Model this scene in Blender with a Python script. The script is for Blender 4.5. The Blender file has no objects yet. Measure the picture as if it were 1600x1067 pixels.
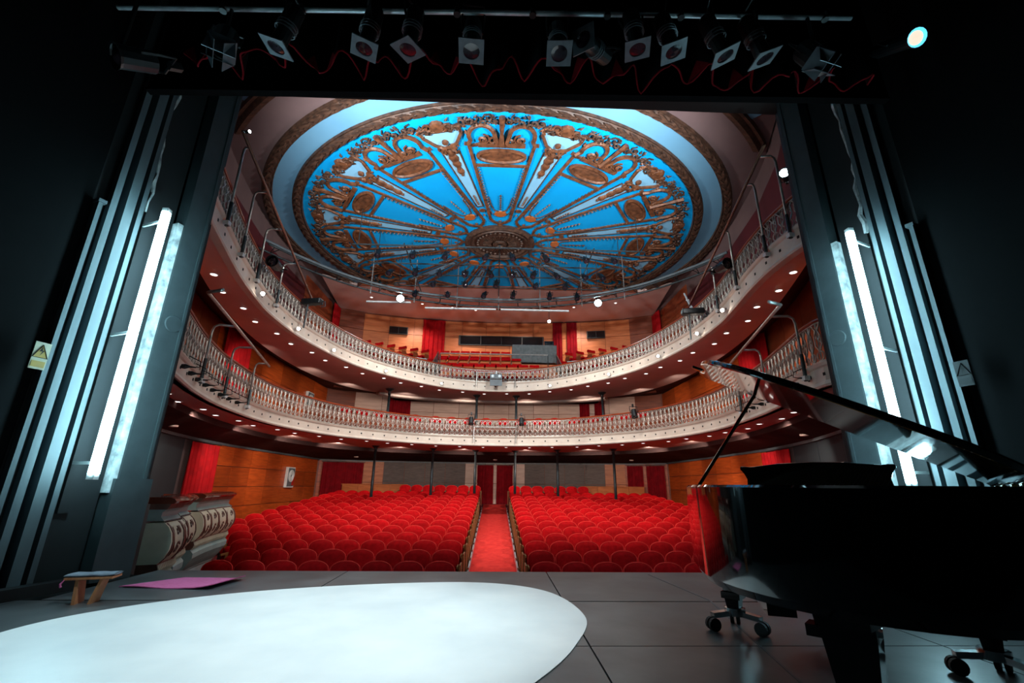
import bpy, math, random
from math import sin, cos, pi, radians, sqrt, atan2, hypot
from mathutils import Matrix, Vector

random.seed(7)
scene = bpy.context.scene
COL = scene.collection

# ------------------------------------------------------------------ camera, world, exposure, main lights
cam_d = bpy.data.cameras.new('camera')
cam_d.sensor_width = 36.0
cam_d.lens = 705.0 / 1600.0 * 36.0
cam_d.clip_start = 0.05
cam_d.clip_end = 200
cam = bpy.data.objects.new('camera', cam_d)
COL.objects.link(cam)
PITCH, YAW, ROLL = radians(17.7), radians(1.9), radians(0.6)
fw = Vector((sin(YAW) * cos(PITCH), cos(YAW) * cos(PITCH), sin(PITCH)))
rt0 = Vector((cos(YAW), -sin(YAW), 0))
up0 = rt0.cross(fw)
rt = rt0 * cos(ROLL) + up0 * sin(ROLL)
up = up0 * cos(ROLL) - rt0 * sin(ROLL)
mw = Matrix((rt, up, -fw)).transposed().to_4x4()
mw.translation = (0, 0, 1.02)
cam.matrix_world = mw
scene.camera = cam

world = bpy.data.worlds.new('world')
scene.world = world
world.use_nodes = True
wbg = world.node_tree.nodes['Background']
wbg.inputs[0].default_value = (0.02, 0.03, 0.035, 1)
wbg.inputs[1].default_value = 0.05

scene.view_settings.view_transform = 'Standard'
scene.view_settings.look = 'None'
scene.view_settings.exposure = 0.0
scene.view_settings.gamma = 1.0
scene.view_settings.use_curve_mapping = False
scene.cycles.use_denoising = True
scene.cycles.use_adaptive_sampling = True
scene.cycles.adaptive_threshold = 0.045
scene.cycles.max_bounces = 6
scene.cycles.diffuse_bounces = 3
scene.cycles.glossy_bounces = 4
scene.cycles.transmission_bounces = 4
scene.cycles.caustics_reflective = False
scene.cycles.caustics_refractive = False
scene.cycles.sample_clamp_indirect = 4.0


def spot(name, loc, target, power, color, angle=70, blend=0.8, radius=0.1):
    d = bpy.data.lights.new(name, 'SPOT')
    d.energy = power
    d.color = color
    d.spot_size = radians(angle)
    d.spot_blend = blend
    d.shadow_soft_size = radius
    o = bpy.data.objects.new(name, d)
    COL.objects.link(o)
    o.location = loc
    o.rotation_euler = (Vector(target) - Vector(loc)).to_track_quat('-Z', 'Y').to_euler()
    return o


def point(name, loc, power, color, radius=0.1):
    d = bpy.data.lights.new(name, 'POINT')
    d.energy = power
    d.color = color
    d.shadow_soft_size = radius
    o = bpy.data.objects.new(name, d)
    COL.objects.link(o)
    o.location = loc
    return o


WARM = (1.0, 0.86, 0.72)
NEUT = (1.0, 0.95, 0.9)
COOL = (0.62, 0.9, 1.0)
# house lamps on the side booms and the gantry, shining on the stalls
for sx in (-1, 1):
    spot('house_light', (sx * 4.3, 8.6, 5.85), (sx * 2.2, 16.0, -0.2), 1150, NEUT, 80, 1.0, 0.2)
    spot('house_light', (sx * 2.2, 13.4, 8.2), (sx * 3.4, 17.5, -0.3), 1200, NEUT, 95, 1.0, 0.25)
    spot('house_light', (sx * 3.0, 13.4, 8.2), (sx * 3.0, 10.5, -0.9), 700, NEUT, 90, 1.0, 0.25)
    # boom lamps by the proscenium throwing light up onto the painted ceiling
    spot('ceiling_flood', (sx * 4.0, 6.6, 6.7), (sx * 0.6, 13.5, 10.0), 3000, (0.88, 0.96, 1.0), 120, 1.0, 0.2)
    # gallery lamps
    spot('gallery_light', (sx * 4.3, 22.2, 9.7), (sx * 4.3, 23.6, 7.2), 300, WARM, 100, 0.9, 0.08)
    spot('gallery_light', (sx * 1.6, 22.4, 9.7), (sx * 1.4, 23.4, 7.4), 260, WARM, 100, 0.9, 0.08)
    spot('gallery_light', (sx * 6.2, 20.4, 9.7), (sx * 6.9, 20.9, 6.6), 240, WARM, 110, 0.9, 0.08)
    # added warm fill on balcony fronts, thrown across from the boom positions
    spot('balcony_fill', (sx * -3.7, 7.0, 5.9), (sx * 5.2, 14.0, 3.7), 1250, (1.0, 0.95, 0.9), 84, 1.0, 0.15)
    # added fill spots without fittings, brightening undersides and fronts of the balconies
    spot('soffit_fill', (sx * -4.2, 7.2, 3.7), (sx * 3.4, 16.0, 4.7), 520, (1.0, 0.92, 0.86), 70, 1.0, 0.15)
    spot('soffit_fill', (sx * -3.9, 6.7, 1.5), (sx * 4.6, 15.5, 2.6), 420, (1.0, 0.92, 0.88), 60, 1.0, 0.15)
# stage lamps of the batten over the platform
spot('stage_light', (-1.0, 3.4, 5.0), (-1.7, 3.8, 0), 760, (0.72, 0.93, 1.0), 58, 0.7, 0.1)
spot('stage_light', (0.5, 3.4, 5.0), (-0.6, 4.3, 0), 560, (0.88, 0.97, 1.0), 48, 0.7, 0.1)


# ------------------------------------------------------------------ helpers
def lin(c):
    c = c / 255.0
    return c / 12.92 if c <= 0.04045 else ((c + 0.055) / 1.055) ** 2.4


def rgb(r, g, b):
    return (lin(r), lin(g), lin(b), 1.0)


MATS = {}


def mat(name, c1, c2=None, scale=6.0, rough=0.6, metal=0.0, bump=0.0, stretch=(1, 1, 1), vary=0.0,
        emit=None, coat=0.0, detail=4.0, spec=0.5, sheen=0.0, lines=None):
    m = bpy.data.materials.new(name)
    m.use_nodes = True
    nt = m.node_tree
    b = nt.nodes['Principled BSDF']
    b.inputs['Roughness'].default_value = rough
    b.inputs['Metallic'].default_value = metal
    b.inputs['Specular IOR Level'].default_value = spec
    if coat:
        b.inputs['Coat Weight'].default_value = coat
        b.inputs['Coat Roughness'].default_value = 0.03
    if sheen:
        b.inputs['Sheen Weight'].default_value = sheen
        b.inputs['Sheen Roughness'].default_value = 0.4
        b.inputs['Sheen Tint'].default_value = c1
    if emit:
        b.inputs['Emission Color'].default_value = emit[0]
        b.inputs['Emission Strength'].default_value = emit[1]
    if c2 is None:
        c2 = tuple(x * 0.8 for x in c1[:3]) + (1,)
    tc = nt.nodes.new('ShaderNodeTexCoord')
    mp = nt.nodes.new('ShaderNodeMapping')
    mp.inputs['Scale'].default_value = stretch
    nz = nt.nodes.new('ShaderNodeTexNoise')
    nz.inputs['Scale'].default_value = scale
    nz.inputs['Detail'].default_value = detail
    nt.links.new(tc.outputs['Object'], mp.inputs[0])
    nt.links.new(mp.outputs[0], nz.inputs['Vector'])
    if vary:
        oi0 = nt.nodes.new('ShaderNodeObjectInfo')
        ml = nt.nodes.new('ShaderNodeMath')
        ml.operation = 'MULTIPLY'
        ml.inputs[1].default_value = 37.0
        nt.links.new(oi0.outputs['Random'], ml.inputs[0])
        nt.links.new(ml.outputs[0], mp.inputs['Location'])
    fac = nz.outputs['Fac']
    rp = nt.nodes.new('ShaderNodeValToRGB')
    rp.color_ramp.elements[0].position = 0.3
    rp.color_ramp.elements[1].position = 0.7
    rp.color_ramp.elements[0].color = c2
    rp.color_ramp.elements[1].color = c1
    nt.links.new(fac, rp.inputs[0])
    out = rp.outputs[0]
    if lines:
        wv = nt.nodes.new('ShaderNodeTexWave')
        wv.bands_direction = 'Z'
        wv.inputs['Scale'].default_value = lines[0]
        wv.inputs['Distortion'].default_value = 1.5
        nt.links.new(tc.outputs['Object'], wv.inputs[0])
        mx = nt.nodes.new('ShaderNodeMixRGB')
        mx.inputs[2].default_value = lines[1]
        nt.links.new(wv.outputs['Fac'], mx.inputs[0])
        nt.links.new(out, mx.inputs[1])
        out = mx.outputs[0]
    if vary:
        oi = nt.nodes.new('ShaderNodeObjectInfo')
        mr = nt.nodes.new('ShaderNodeMapRange')
        mr.inputs['To Min'].default_value = 1 - vary
        mr.inputs['To Max'].default_value = 1 + vary
        nt.links.new(oi.outputs['Random'], mr.inputs['Value'])
        hs = nt.nodes.new('ShaderNodeHueSaturation')
        nt.links.new(mr.outputs[0], hs.inputs['Value'])
        nt.links.new(out, hs.inputs['Color'])
        out = hs.outputs[0]
    nt.links.new(out, b.inputs['Base Color'])
    if bump:
        bp = nt.nodes.new('ShaderNodeBump')
        bp.inputs['Strength'].default_value = bump
        bp.inputs['Distance'].default_value = 0.02
        nt.links.new(fac, bp.inputs['Height'])
        nt.links.new(bp.outputs[0], b.inputs['Normal'])
    MATS[name] = m
    return m


mat('black_paint', rgb(16, 20, 22), rgb(10, 12, 14), 3, 0.75, bump=0.2)
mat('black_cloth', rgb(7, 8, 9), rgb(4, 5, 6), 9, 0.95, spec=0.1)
mat('pier_paint', rgb(54, 62, 64), rgb(42, 50, 52), 4, 0.55, bump=0.25)
mat('flat_paint', rgb(92, 104, 108), rgb(60, 70, 74), 3, 0.6, bump=0.3, stretch=(1, 1, 0.2))
mat('plaster_rough', rgb(205, 210, 208), rgb(120, 125, 125), 9, 0.9, bump=1.0)
mat('stage_paint', rgb(92, 94, 95), rgb(60, 62, 64), 2.2, 0.34, bump=0.15, detail=8)
mat('joint_dark', rgb(14, 14, 15), rgb(8, 8, 9), 5, 0.9)
mat('dance_vinyl', rgb(232, 234, 232), rgb(214, 218, 218), 1.6, 0.42, bump=0.05, detail=6)
mat('mat_pink', rgb(206, 98, 148), rgb(196, 88, 138), 30, 0.75, bump=0.25)
mat('stool_wood', rgb(186, 128, 88), rgb(160, 102, 66), 4, 0.5, stretch=(8, 1, 1))
mat('stool_pad', rgb(120, 130, 142), rgb(92, 100, 112), 12, 0.85, bump=0.3)
mat('velvet', rgb(196, 14, 20), rgb(166, 8, 13), 14, 0.9, bump=0.06, vary=0.14, sheen=0.15, spec=0.1)
mat('velvet_highlight', rgb(236, 56, 46), rgb(220, 40, 36), 14, 0.8, spec=0.2)  # lighter red stands in for light on the seat edges
mat('seat_wood', rgb(150, 100, 52), rgb(112, 70, 34), 6, 0.45, stretch=(1, 1, 8), vary=0.1)
mat('seat_dark', rgb(34, 26, 24), rgb(22, 18, 18), 6, 0.5)
mat('carpet_red', rgb(226, 62, 54), rgb(206, 48, 44), 7, 0.95, bump=0.2, spec=0.1)
mat('floor_red', rgb(112, 26, 24), rgb(84, 18, 18), 5, 0.9)
mat('aluminium', rgb(212, 220, 222), rgb(186, 194, 196), 9, 0.35, metal=0.45)
mat('pipe_steel', rgb(190, 186, 180), rgb(150, 146, 140), 9, 0.35, metal=0.7)
mat('pipe_dark', rgb(70, 78, 80), rgb(48, 54, 56), 9, 0.45, metal=0.5)
mat('pipe_copper', rgb(150, 104, 84), rgb(120, 84, 70), 9, 0.45, metal=0.4)
mat('wood_orange', rgb(206, 92, 34), rgb(168, 64, 18), 2.2, 0.42, stretch=(1, 1, 5), vary=0.22)
mat('wood_light', rgb(212, 120, 62), rgb(186, 96, 44), 2.2, 0.45, stretch=(1, 1, 5), vary=0.1)
mat('wood_beige', rgb(224, 188, 168), rgb(204, 164, 144), 2.0, 0.5, stretch=(1, 1, 5), vary=0.16)
mat('wood_brown', rgb(148, 72, 40), rgb(116, 52, 28), 2.2, 0.5, stretch=(1, 1, 5), vary=0.12)
mat('louvre_grey', rgb(146, 122, 112), rgb(112, 92, 84), 3, 0.6, stretch=(1, 1, 8), vary=0.15,
    lines=(9.0, rgb(70, 56, 52)))
mat('wall_mauve', rgb(112, 88, 86), rgb(96, 74, 74), 1.2, 0.85)
mat('wall_grey', rgb(38, 48, 52), rgb(30, 38, 42), 1.2, 0.8)
mat('wall_red', rgb(86, 12, 22), rgb(66, 8, 16), 2.0, 0.85)
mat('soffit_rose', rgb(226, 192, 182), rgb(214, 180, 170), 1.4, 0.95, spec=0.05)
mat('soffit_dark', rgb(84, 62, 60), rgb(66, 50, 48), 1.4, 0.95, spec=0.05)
mat('cornice_white', rgb(206, 184, 172), rgb(186, 164, 152), 3, 0.6)
mat('fascia_cream', rgb(216, 202, 186), rgb(196, 180, 166), 2.0, 0.55)
mat('iron_silver', rgb(200, 190, 178), rgb(150, 140, 130), 16, 0.4, metal=0.35)
mat('handrail_wood', rgb(150, 62, 30), rgb(118, 44, 20), 6, 0.35)
mat('curtain_red', rgb(182, 8, 18), rgb(148, 4, 12), 5, 0.8, sheen=0.3, spec=0.2)
mat('curtain_hem', rgb(110, 6, 20), rgb(86, 4, 14), 5, 0.85, spec=0.1)
mat('curtain_dark', rgb(150, 8, 24), rgb(120, 4, 16), 5, 0.8, sheen=0.3, spec=0.2)
mat('ceil_blue', rgb(0, 168, 236), rgb(0, 158, 228), 1.0, 0.7, spec=0.2)
mat('ceil_pale', rgb(140, 196, 226), rgb(126, 184, 216), 1.0, 0.7, spec=0.2)
mat('ceil_ring_blue', rgb(112, 162, 190), rgb(102, 152, 182), 0.8, 0.7, spec=0.2)
mat('ceil_mauve', rgb(120, 96, 94), rgb(104, 82, 82), 0.8, 0.8)
mat('gilt', rgb(136, 84, 54), rgb(72, 42, 26), 7, 0.5, metal=0.15, bump=0.9, detail=6)
mat('gilt_dark', rgb(96, 66, 50), rgb(48, 32, 25), 8, 0.55, metal=0.1, bump=1.0, detail=6)
mat('gilt_bright', rgb(206, 114, 52), rgb(176, 88, 36), 5, 0.5, metal=0.15)
mat('parapet_cream', rgb(224, 214, 188), rgb(206, 196, 170), 4, 0.6)
mat('parapet_brown', rgb(120, 76, 62), rgb(88, 54, 44), 8, 0.5, bump=0.4)
mat('parapet_green', rgb(156, 174, 168), rgb(132, 152, 148), 3, 0.55)
mat('plinth_white', rgb(196, 204, 200), rgb(170, 180, 178), 3, 0.6)
mat('parapet_rail', rgb(126, 56, 38), rgb(92, 38, 26), 6, 0.25, coat=0.5)
mat('piano_black', rgb(8, 9, 10), rgb(6, 7, 8), 3, 0.06, coat=1.0, spec=0.6)
mat('piano_gold', rgb(176, 132, 60), rgb(150, 108, 46), 5, 0.35, metal=0.8)
mat('piano_brass', rgb(200, 170, 110), rgb(170, 140, 86), 5, 0.25, metal=0.9)
mat('ivory', rgb(236, 232, 220), rgb(226, 222, 210), 5, 0.3)
mat('rubber', rgb(24, 24, 25), rgb(14, 14, 15), 9, 0.7)
mat('chrome', rgb(206, 210, 212), rgb(190, 194, 196), 9, 0.12, metal=1.0)
mat('lamp_black', rgb(26, 30, 32), rgb(16, 18, 20), 9, 0.4, metal=0.3)
mat('gel_metal', rgb(92, 100, 106), rgb(70, 78, 84), 9, 0.45, metal=0.3)
mat('lens_dark', rgb(40, 30, 38), rgb(22, 18, 24), 5, 0.08, coat=0.6)
mat('glass_dark', rgb(10, 16, 20), rgb(6, 10, 14), 3, 0.08, coat=0.5)
mat('cloth_grey', rgb(120, 126, 126), rgb(96, 102, 102), 6, 0.9)
mat('plastic_white', rgb(220, 222, 220), rgb(200, 202, 200), 6, 0.4)
mat('plastic_grey', rgb(96, 104, 108), rgb(80, 88, 92), 6, 0.45)
mat('red_gloss', rgb(190, 20, 24), rgb(160, 14, 18), 6, 0.3)
mat('sign_ivory', rgb(150, 144, 122), rgb(130, 124, 104), 8, 0.6)
mat('sign_dim', rgb(26, 29, 30), rgb(20, 23, 24), 8, 0.7)
mat('sign_yellow', rgb(140, 112, 40), rgb(124, 98, 34), 8, 0.6)
mat('tube_light', rgb(235, 250, 255), None, 5, 0.4, emit=((0.46, 0.86, 1.0, 1), 58.0))
mat('lamp_cool', rgb(235, 250, 255), None, 5, 0.4, emit=((0.62, 0.95, 1.0, 1), 120.0))
mat('lamp_cyan', rgb(80, 190, 230), None, 5, 0.4, emit=((0.10, 0.55, 0.80, 1), 1.6))
mat('lamp_peach', rgb(250, 200, 180), None, 5, 0.4, emit=((1.0, 0.62, 0.48, 1), 1.3))
mat('lamp_warm', rgb(255, 240, 225), None, 5, 0.4, emit=((1.0, 0.85, 0.72, 1), 60.0))
mat('downlight_glow', rgb(255, 245, 238), None, 5, 0.4, emit=((1.0, 0.90, 0.84, 1), 3.0))
M = MATS


class MB:
    def __init__(self):
        self.v = []
        self.f = []

    def add(self, vs, fs):
        n = len(self.v)
        self.v.extend([tuple(p) for p in vs])
        self.f.extend([tuple(i + n for i in q) for q in fs])
        return self

    def box(self, c, s, rz=0.0, mx=None):
        hx, hy, hz = s[0] / 2, s[1] / 2, s[2] / 2
        vs = []
        for dz in (-hz, hz):
            for dx, dy in ((-hx, -hy), (hx, -hy), (hx, hy), (-hx, hy)):
                if rz:
                    dx, dy = dx * cos(rz) - dy * sin(rz), dx * sin(rz) + dy * cos(rz)
                vs.append(Vector((c[0] + dx, c[1] + dy, c[2] + dz)))
        if mx is not None:
            vs = [mx @ p for p in vs]
        return self.add(vs, [(0, 3, 2, 1), (4, 5, 6, 7), (0, 1, 5, 4), (1, 2, 6, 5), (2, 3, 7, 6), (3, 0, 4, 7)])

    def beam(self, p0, p1, w, h):
        """box between two points"""
        p0, p1 = Vector(p0), Vector(p1)
        d = p1 - p0
        L = d.length
        q = d.to_track_quat('X', 'Z').to_matrix().to_4x4()
        q.translation = (p0 + p1) / 2
        return self.box((0, 0, 0), (L, w, h), 0, q)

    def tube(self, path, r, n=6, closed=False, flat=1.0, mx=None, upv=None):
        P = [Vector(p) for p in path]
        m = len(P)
        rs = r if isinstance(r, (list, tuple)) else [r] * m
        vs = []
        ref = Vector(upv) if upv is not None else None
        prev = None
        for i in range(m):
            if closed:
                t = P[(i + 1) % m] - P[i - 1]
            else:
                t = P[min(i + 1, m - 1)] - P[max(i - 1, 0)]
            if t.length < 1e-9:
                t = Vector((0, 0, 1))
            t.normalize()
            if ref is not None:
                a = ref.cross(t)
                if a.length < 1e-6:
                    a = t.orthogonal()
            elif prev is None:
                a = t.orthogonal()
                if abs(t.z) < 0.9:
                    a = Vector((0, 0, 1)).cross(t)
            else:
                a = prev - t * prev.dot(t)
                if a.length < 1e-6:
                    a = t.orthogonal()
            a.normalize()
            prev = a
            b = t.cross(a)
            for k in range(n):
                th = 2 * pi * (k + 0.5) / n
                vs.append(P[i] + a * (rs[i] * cos(th)) + b * (rs[i] * flat * sin(th)))
        if mx is not None:
            vs = [mx @ p for p in vs]
        fs = []
        for i in range(m if closed else m - 1):
            j = (i + 1) % m
            for k in range(n):
                l = (k + 1) % n
                fs.append((i * n + k, i * n + l, j * n + l, j * n + k))
        if not closed:
            fs.append(tuple(reversed(range(n))))
            fs.append(tuple((m - 1) * n + k for k in range(n)))
        return self.add(vs, fs)

    def lathe(self, prof, n=12, mx=None, caps=True):
        vs, fs = [], []
        for r, z in prof:
            for k in range(n):
                th = 2 * pi * k / n
                vs.append(Vector((r * cos(th), r * sin(th), z)))
        if mx is not None:
            vs = [mx @ p for p in vs]
        m = len(prof)
        for i in range(m - 1):
            for k in range(n):
                l = (k + 1) % n
                fs.append((i * n + k, i * n + l, (i + 1) * n + l, (i + 1) * n + k))
        if caps:
            fs.append(tuple(reversed(range(n))))
            fs.append(tuple((m - 1) * n + k for k in range(n)))
        return self.add(vs, fs)

    def prism(self, out, z0, z1, mx=None):
        n = len(out)
        vs = [Vector((x, y, z0)) for x, y in out] + [Vector((x, y, z1)) for x, y in out]
        if mx is not None:
            vs = [mx @ p for p in vs]
        fs = [tuple(reversed(range(n))), tuple(range(n, 2 * n))]
        for i in range(n):
            j = (i + 1) % n
            fs.append((i, j, n + j, n + i))
        return self.add(vs, fs)

    def grid(self, rows, cu=False, cv=False):
        m, n = len(rows), len(rows[0])
        vs = [p for r in rows for p in r]
        fs = []
        for i in range(m if cu else m - 1):
            for j in range(n if cv else n - 1):
                a, b = (i + 1) % m, (j + 1) % n
                fs.append((i * n + j, i * n + b, a * n + b, a * n + j))
        return self.add(vs, fs)

    def build(self, name, material, parent=None, world=True, smooth=False, kind=None, label=None, bevel=0):
        me = bpy.data.meshes.new(name)
        vs = self.v
        if parent is not None and world:
            L = parent.location
            if L.length:
                vs = [(p[0] - L.x, p[1] - L.y, p[2] - L.z) for p in vs]
        me.from_pydata([tuple(p) for p in vs], [], self.f)
        me.materials.append(M[material] if isinstance(material, str) else material)
        if smooth:
            me.shade_smooth()
        o = bpy.data.objects.new(name, me)
        COL.objects.link(o)
        if parent is not None:
            o.parent = parent
        if kind:
            o['kind'] = kind
        if label:
            o['label'] = label
        if bevel:
            bv = o.modifiers.new('bevel', 'BEVEL')
            bv.width = bevel
            bv.segments = 2
            bv.limit_method = 'ANGLE'
        return o


def empty(name, loc=(0, 0, 0), rz=0.0):
    o = bpy.data.objects.new(name, None)
    COL.objects.link(o)
    o.location = loc
    o.rotation_euler = (0, 0, rz)
    return o


def tag(o, label, cat, group=None, kind=None):
    o['label'] = label
    if cat:
        o['category'] = cat
    if group:
        o['group'] = group
    if kind:
        o['kind'] = kind
    return o


def struct(name, loc=(0, 0, 0), label=None):
    o = empty(name, loc)
    o['kind'] = 'structure'
    if label:
        o['label'] = label
    return o


def copy_tree(o, parent=None):
    c = o.copy()
    COL.objects.link(c)
    c.parent = parent
    for ch in o.children:
        copy_tree(ch, c)
    return c


def share(name, mesh, parent, loc=(0, 0, 0), rot=(0, 0, 0), scale=(1, 1, 1), kind=None):
    o = bpy.data.objects.new(name, mesh)
    COL.objects.link(o)
    o.parent = parent
    o.location = loc
    o.rotation_euler = rot
    o.scale = scale
    if kind:
        o['kind'] = kind
    return o


def ordinal(n):
    s = {1: 'st', 2: 'nd', 3: 'rd'}.get(n % 10, 'th') if n % 100 not in (11, 12, 13) else 'th'
    return '%d%s' % (n, s)


def catmull(pts, per=8, closed=False):
    P = [Vector((p[0], p[1], p[2] if len(p) > 2 else 0)) for p in pts]
    n = len(P)
    out = []
    rng = range(n) if closed else range(n - 1)
    for i in rng:
        if closed:
            p0, p1, p2, p3 = P[i - 1], P[i], P[(i + 1) % n], P[(i + 2) % n]
        else:
            p1, p2 = P[i], P[i + 1]
            p0 = P[i - 1] if i else p1 * 2 - p2
            p3 = P[i + 2] if i + 2 < n else p2 * 2 - p1
        for k in range(per):
            t = k / per
            out.append(0.5 * ((2 * p1) + (p2 - p0) * t + (2 * p0 - 5 * p1 + 4 * p2 - p3) * t * t
                              + (3 * p1 - p0 - 3 * p2 + p3) * t ** 3))
    if not closed:
        out.append(P[-1].copy())
    return out


class Curve:
    """a plan curve with arc length; normal points to the right of travel"""
    def __init__(self, pts, per=10, smooth=True):
        self.p = catmull(pts, per) if smooth else [Vector((p[0], p[1], 0)) for p in pts]
        self.s = [0.0]
        for a, b in zip(self.p, self.p[1:]):
            self.s.append(self.s[-1] + (b - a).length)
        self.L = self.s[-1]

    def at(self, s, off=0.0, z=0.0):
        s = min(max(s, 0.0), self.L)
        i = 0
        lo, hi = 0, len(self.s) - 2
        while lo < hi:
            mid = (lo + hi + 1) // 2
            if self.s[mid] <= s:
                lo = mid
            else:
                hi = mid - 1
        i = lo
        d = self.s[i + 1] - self.s[i]
        t = (s - self.s[i]) / d if d else 0
        q = self.p[i].lerp(self.p[i + 1], t)
        e = 0.15
        if e < s < self.L - e:
            pass
        tg = (self.p[i + 1] - self.p[i]).normalized()
        n = Vector((tg.y, -tg.x, 0))
        return Vector((q.x + n.x * off, q.y + n.y * off, z))

    def ang(self, s):
        a, b = self.at(s - 0.1), self.at(s + 0.1)
        return atan2(b.y - a.y, b.x - a.x)

    def s_of_y(self, y):
        for i in range(len(self.p) - 1):
            if self.p[i].y <= y <= self.p[i + 1].y:
                d = self.p[i + 1].y - self.p[i].y
                return self.s[i] + (self.s[i + 1] - self.s[i]) * ((y - self.p[i].y) / d if d else 0)
        return self.L

    def samples(self, step, s0=0.0, s1=None):
        s1 = self.L if s1 is None else s1
        n = max(2, int((s1 - s0) / step) + 1)
        return [s0 + (s1 - s0) * i / (n - 1) for i in range(n)]


def sweep(mb, cv, prof, step=0.3, s0=0.0, s1=None, closed=True):
    rows = [[cv.at(s, o, z) for o, z in prof] for s in cv.samples(step, s0, s1)]
    mb.grid(rows, False, closed)
    if closed:
        n = len(prof)
        base = len(mb.v) - len(rows) * n
        mb.f.append(tuple(base + k for k in range(n)))
        mb.f.append(tuple(base + (len(rows) - 1) * n + k for k in reversed(range(n))))
    return mb


def curtain(name, p0, p1, z0, z1, folds, depth, material, label, cat='curtain', gather=0.0, group=None, rings=True, kind=None):
    """a hanging cloth of real folds between two plan points, on a rod"""
    p0, p1 = Vector((p0[0], p0[1], 0)), Vector((p1[0], p1[1], 0))
    d = p1 - p0
    L = d.length
    d.normalize()
    n = Vector((d.y, -d.x, 0))
    root = empty(name, ((p0 + p1) / 2 + Vector((0, 0, z0))))
    N = folds * 8
    rows = []
    for iz in range(9):
        tz = iz / 8
        front, back = [], []
        for k in range(N + 1):
            u = k / N
            sh = 1.0 - gather * (0.35 * (1 - tz)) if gather else 1.0
            uu = 0.5 + (u - 0.5) * sh
            a = u * folds * 2 * pi
            w = depth * (0.55 + 0.45 * (1 - tz)) * (sin(a) + 0.35 * sin(a * 0.53 + 1.3 + tz))
            q = p0 + d * (uu * L) + n * w
            front.append(Vector((q.x, q.y, z0 + (z1 - z0) * tz)))
            q2 = q - n * 0.012
            back.append(Vector((q2.x, q2.y, z0 + (z1 - z0) * tz)))
        rows.append(front + back[::-1])
    mb = MB()
    mb.grid(rows, False, True)
    mb.build('cloth', material, root, smooth=True)
    if rings:
        r = MB()
        q0, q1 = p0 - d * 0.06, p1 + d * 0.06
        r.tube([(q0.x, q0.y, z1 + 0.035), (q1.x, q1.y, z1 + 0.035)], 0.016, 6)
        r.build('rod', 'pipe_dark', root)
    if cat:
        tag(root, label, cat, group)
    return root


# ------------------------------------------------------------------ the setting
def aud_z(y):
    return -1.11 + 0.0794 * (y - 8.5)


# stage floor and its boards
fl = struct('floor', label='dark grey stage floor of large painted boards')
MB().box((0.2, 1.6, -0.16), (14.0, 9.2, 0.22)).build('floor_base', 'joint_dark', fl)
unit = {}


def unit_box(material):
    if material not in unit:
        mb = MB().box((0, 0, 0), (1, 1, 1))
        me = bpy.data.meshes.new('panel')
        me.from_pydata([tuple(p) for p in mb.v], [], mb.f)
        me.materials.append(M[material])
        unit[material] = me
    return unit[material]


mb = MB().box((0, 0, 0), (2.428, 1.208, 0.05))
board_me = bpy.data.meshes.new('floor_board')
board_me.from_pydata([tuple(p) for p in mb.v], [], mb.f)
board_me.materials.append(M['stage_paint'])
for iy in range(7):
    y1 = 4.70 - 1.22 * iy
    for ix in range(-3, 3):
        share('floor_board', board_me, fl, (0.66 + 2.44 * (ix + 0.5) + (0.0 if iy % 2 == 0 else 0.0), y1 - 0.61, -0.025))
for ix in range(-2, 2):
    x0 = max(0.66 + 2.44 * ix, -4.06)
    x1 = min(0.66 + 2.44 * (ix + 1), 4.44)
    MB().box(((x0 + x1) / 2, 5.46, -0.025), (x1 - x0 - 0.012, 1.48, 0.05)).build('apron_board', 'stage_paint', fl)
MB().box((0.2, 6.17, -0.6), (8.6, 0.04, 1.1)).build('apron_front', 'black_paint', fl)
# pale chalk line running over the boards
MB().tube([(1.9, 6.05, 0.001), (2.06, 4.75, 0.001), (1.62, 2.4, 0.001)], 0.012, 4, flat=0.2).build('tape_line', 'gel_metal', fl)

# raked floor of the stalls
fa = struct('floor_auditorium', label='raked dark red floor of the stalls')
MB().add([(-9, 6.2, aud_z(6.2)), (9, 6.2, aud_z(6.2)), (9, 25, aud_z(25)), (-9, 25, aud_z(25)),
          (-9, 6.2, -1.9), (9, 6.2, -1.9), (9, 25, -1.9), (-9, 25, -1.9)],
         [(0, 1, 2, 3), (7, 6, 5, 4), (0, 4, 5, 1), (1, 5, 6, 2), (2, 6, 7, 3), (3, 7, 4, 0)]).build('floor_slab', 'floor_red', fa)
for sx in (-1, 1):
    MB().box((sx * 2.55, 22.35, aud_z(22.3) + 0.06), (3.85, 1.2, 0.24)).build('back_row_step', 'floor_red', fa)

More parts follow.
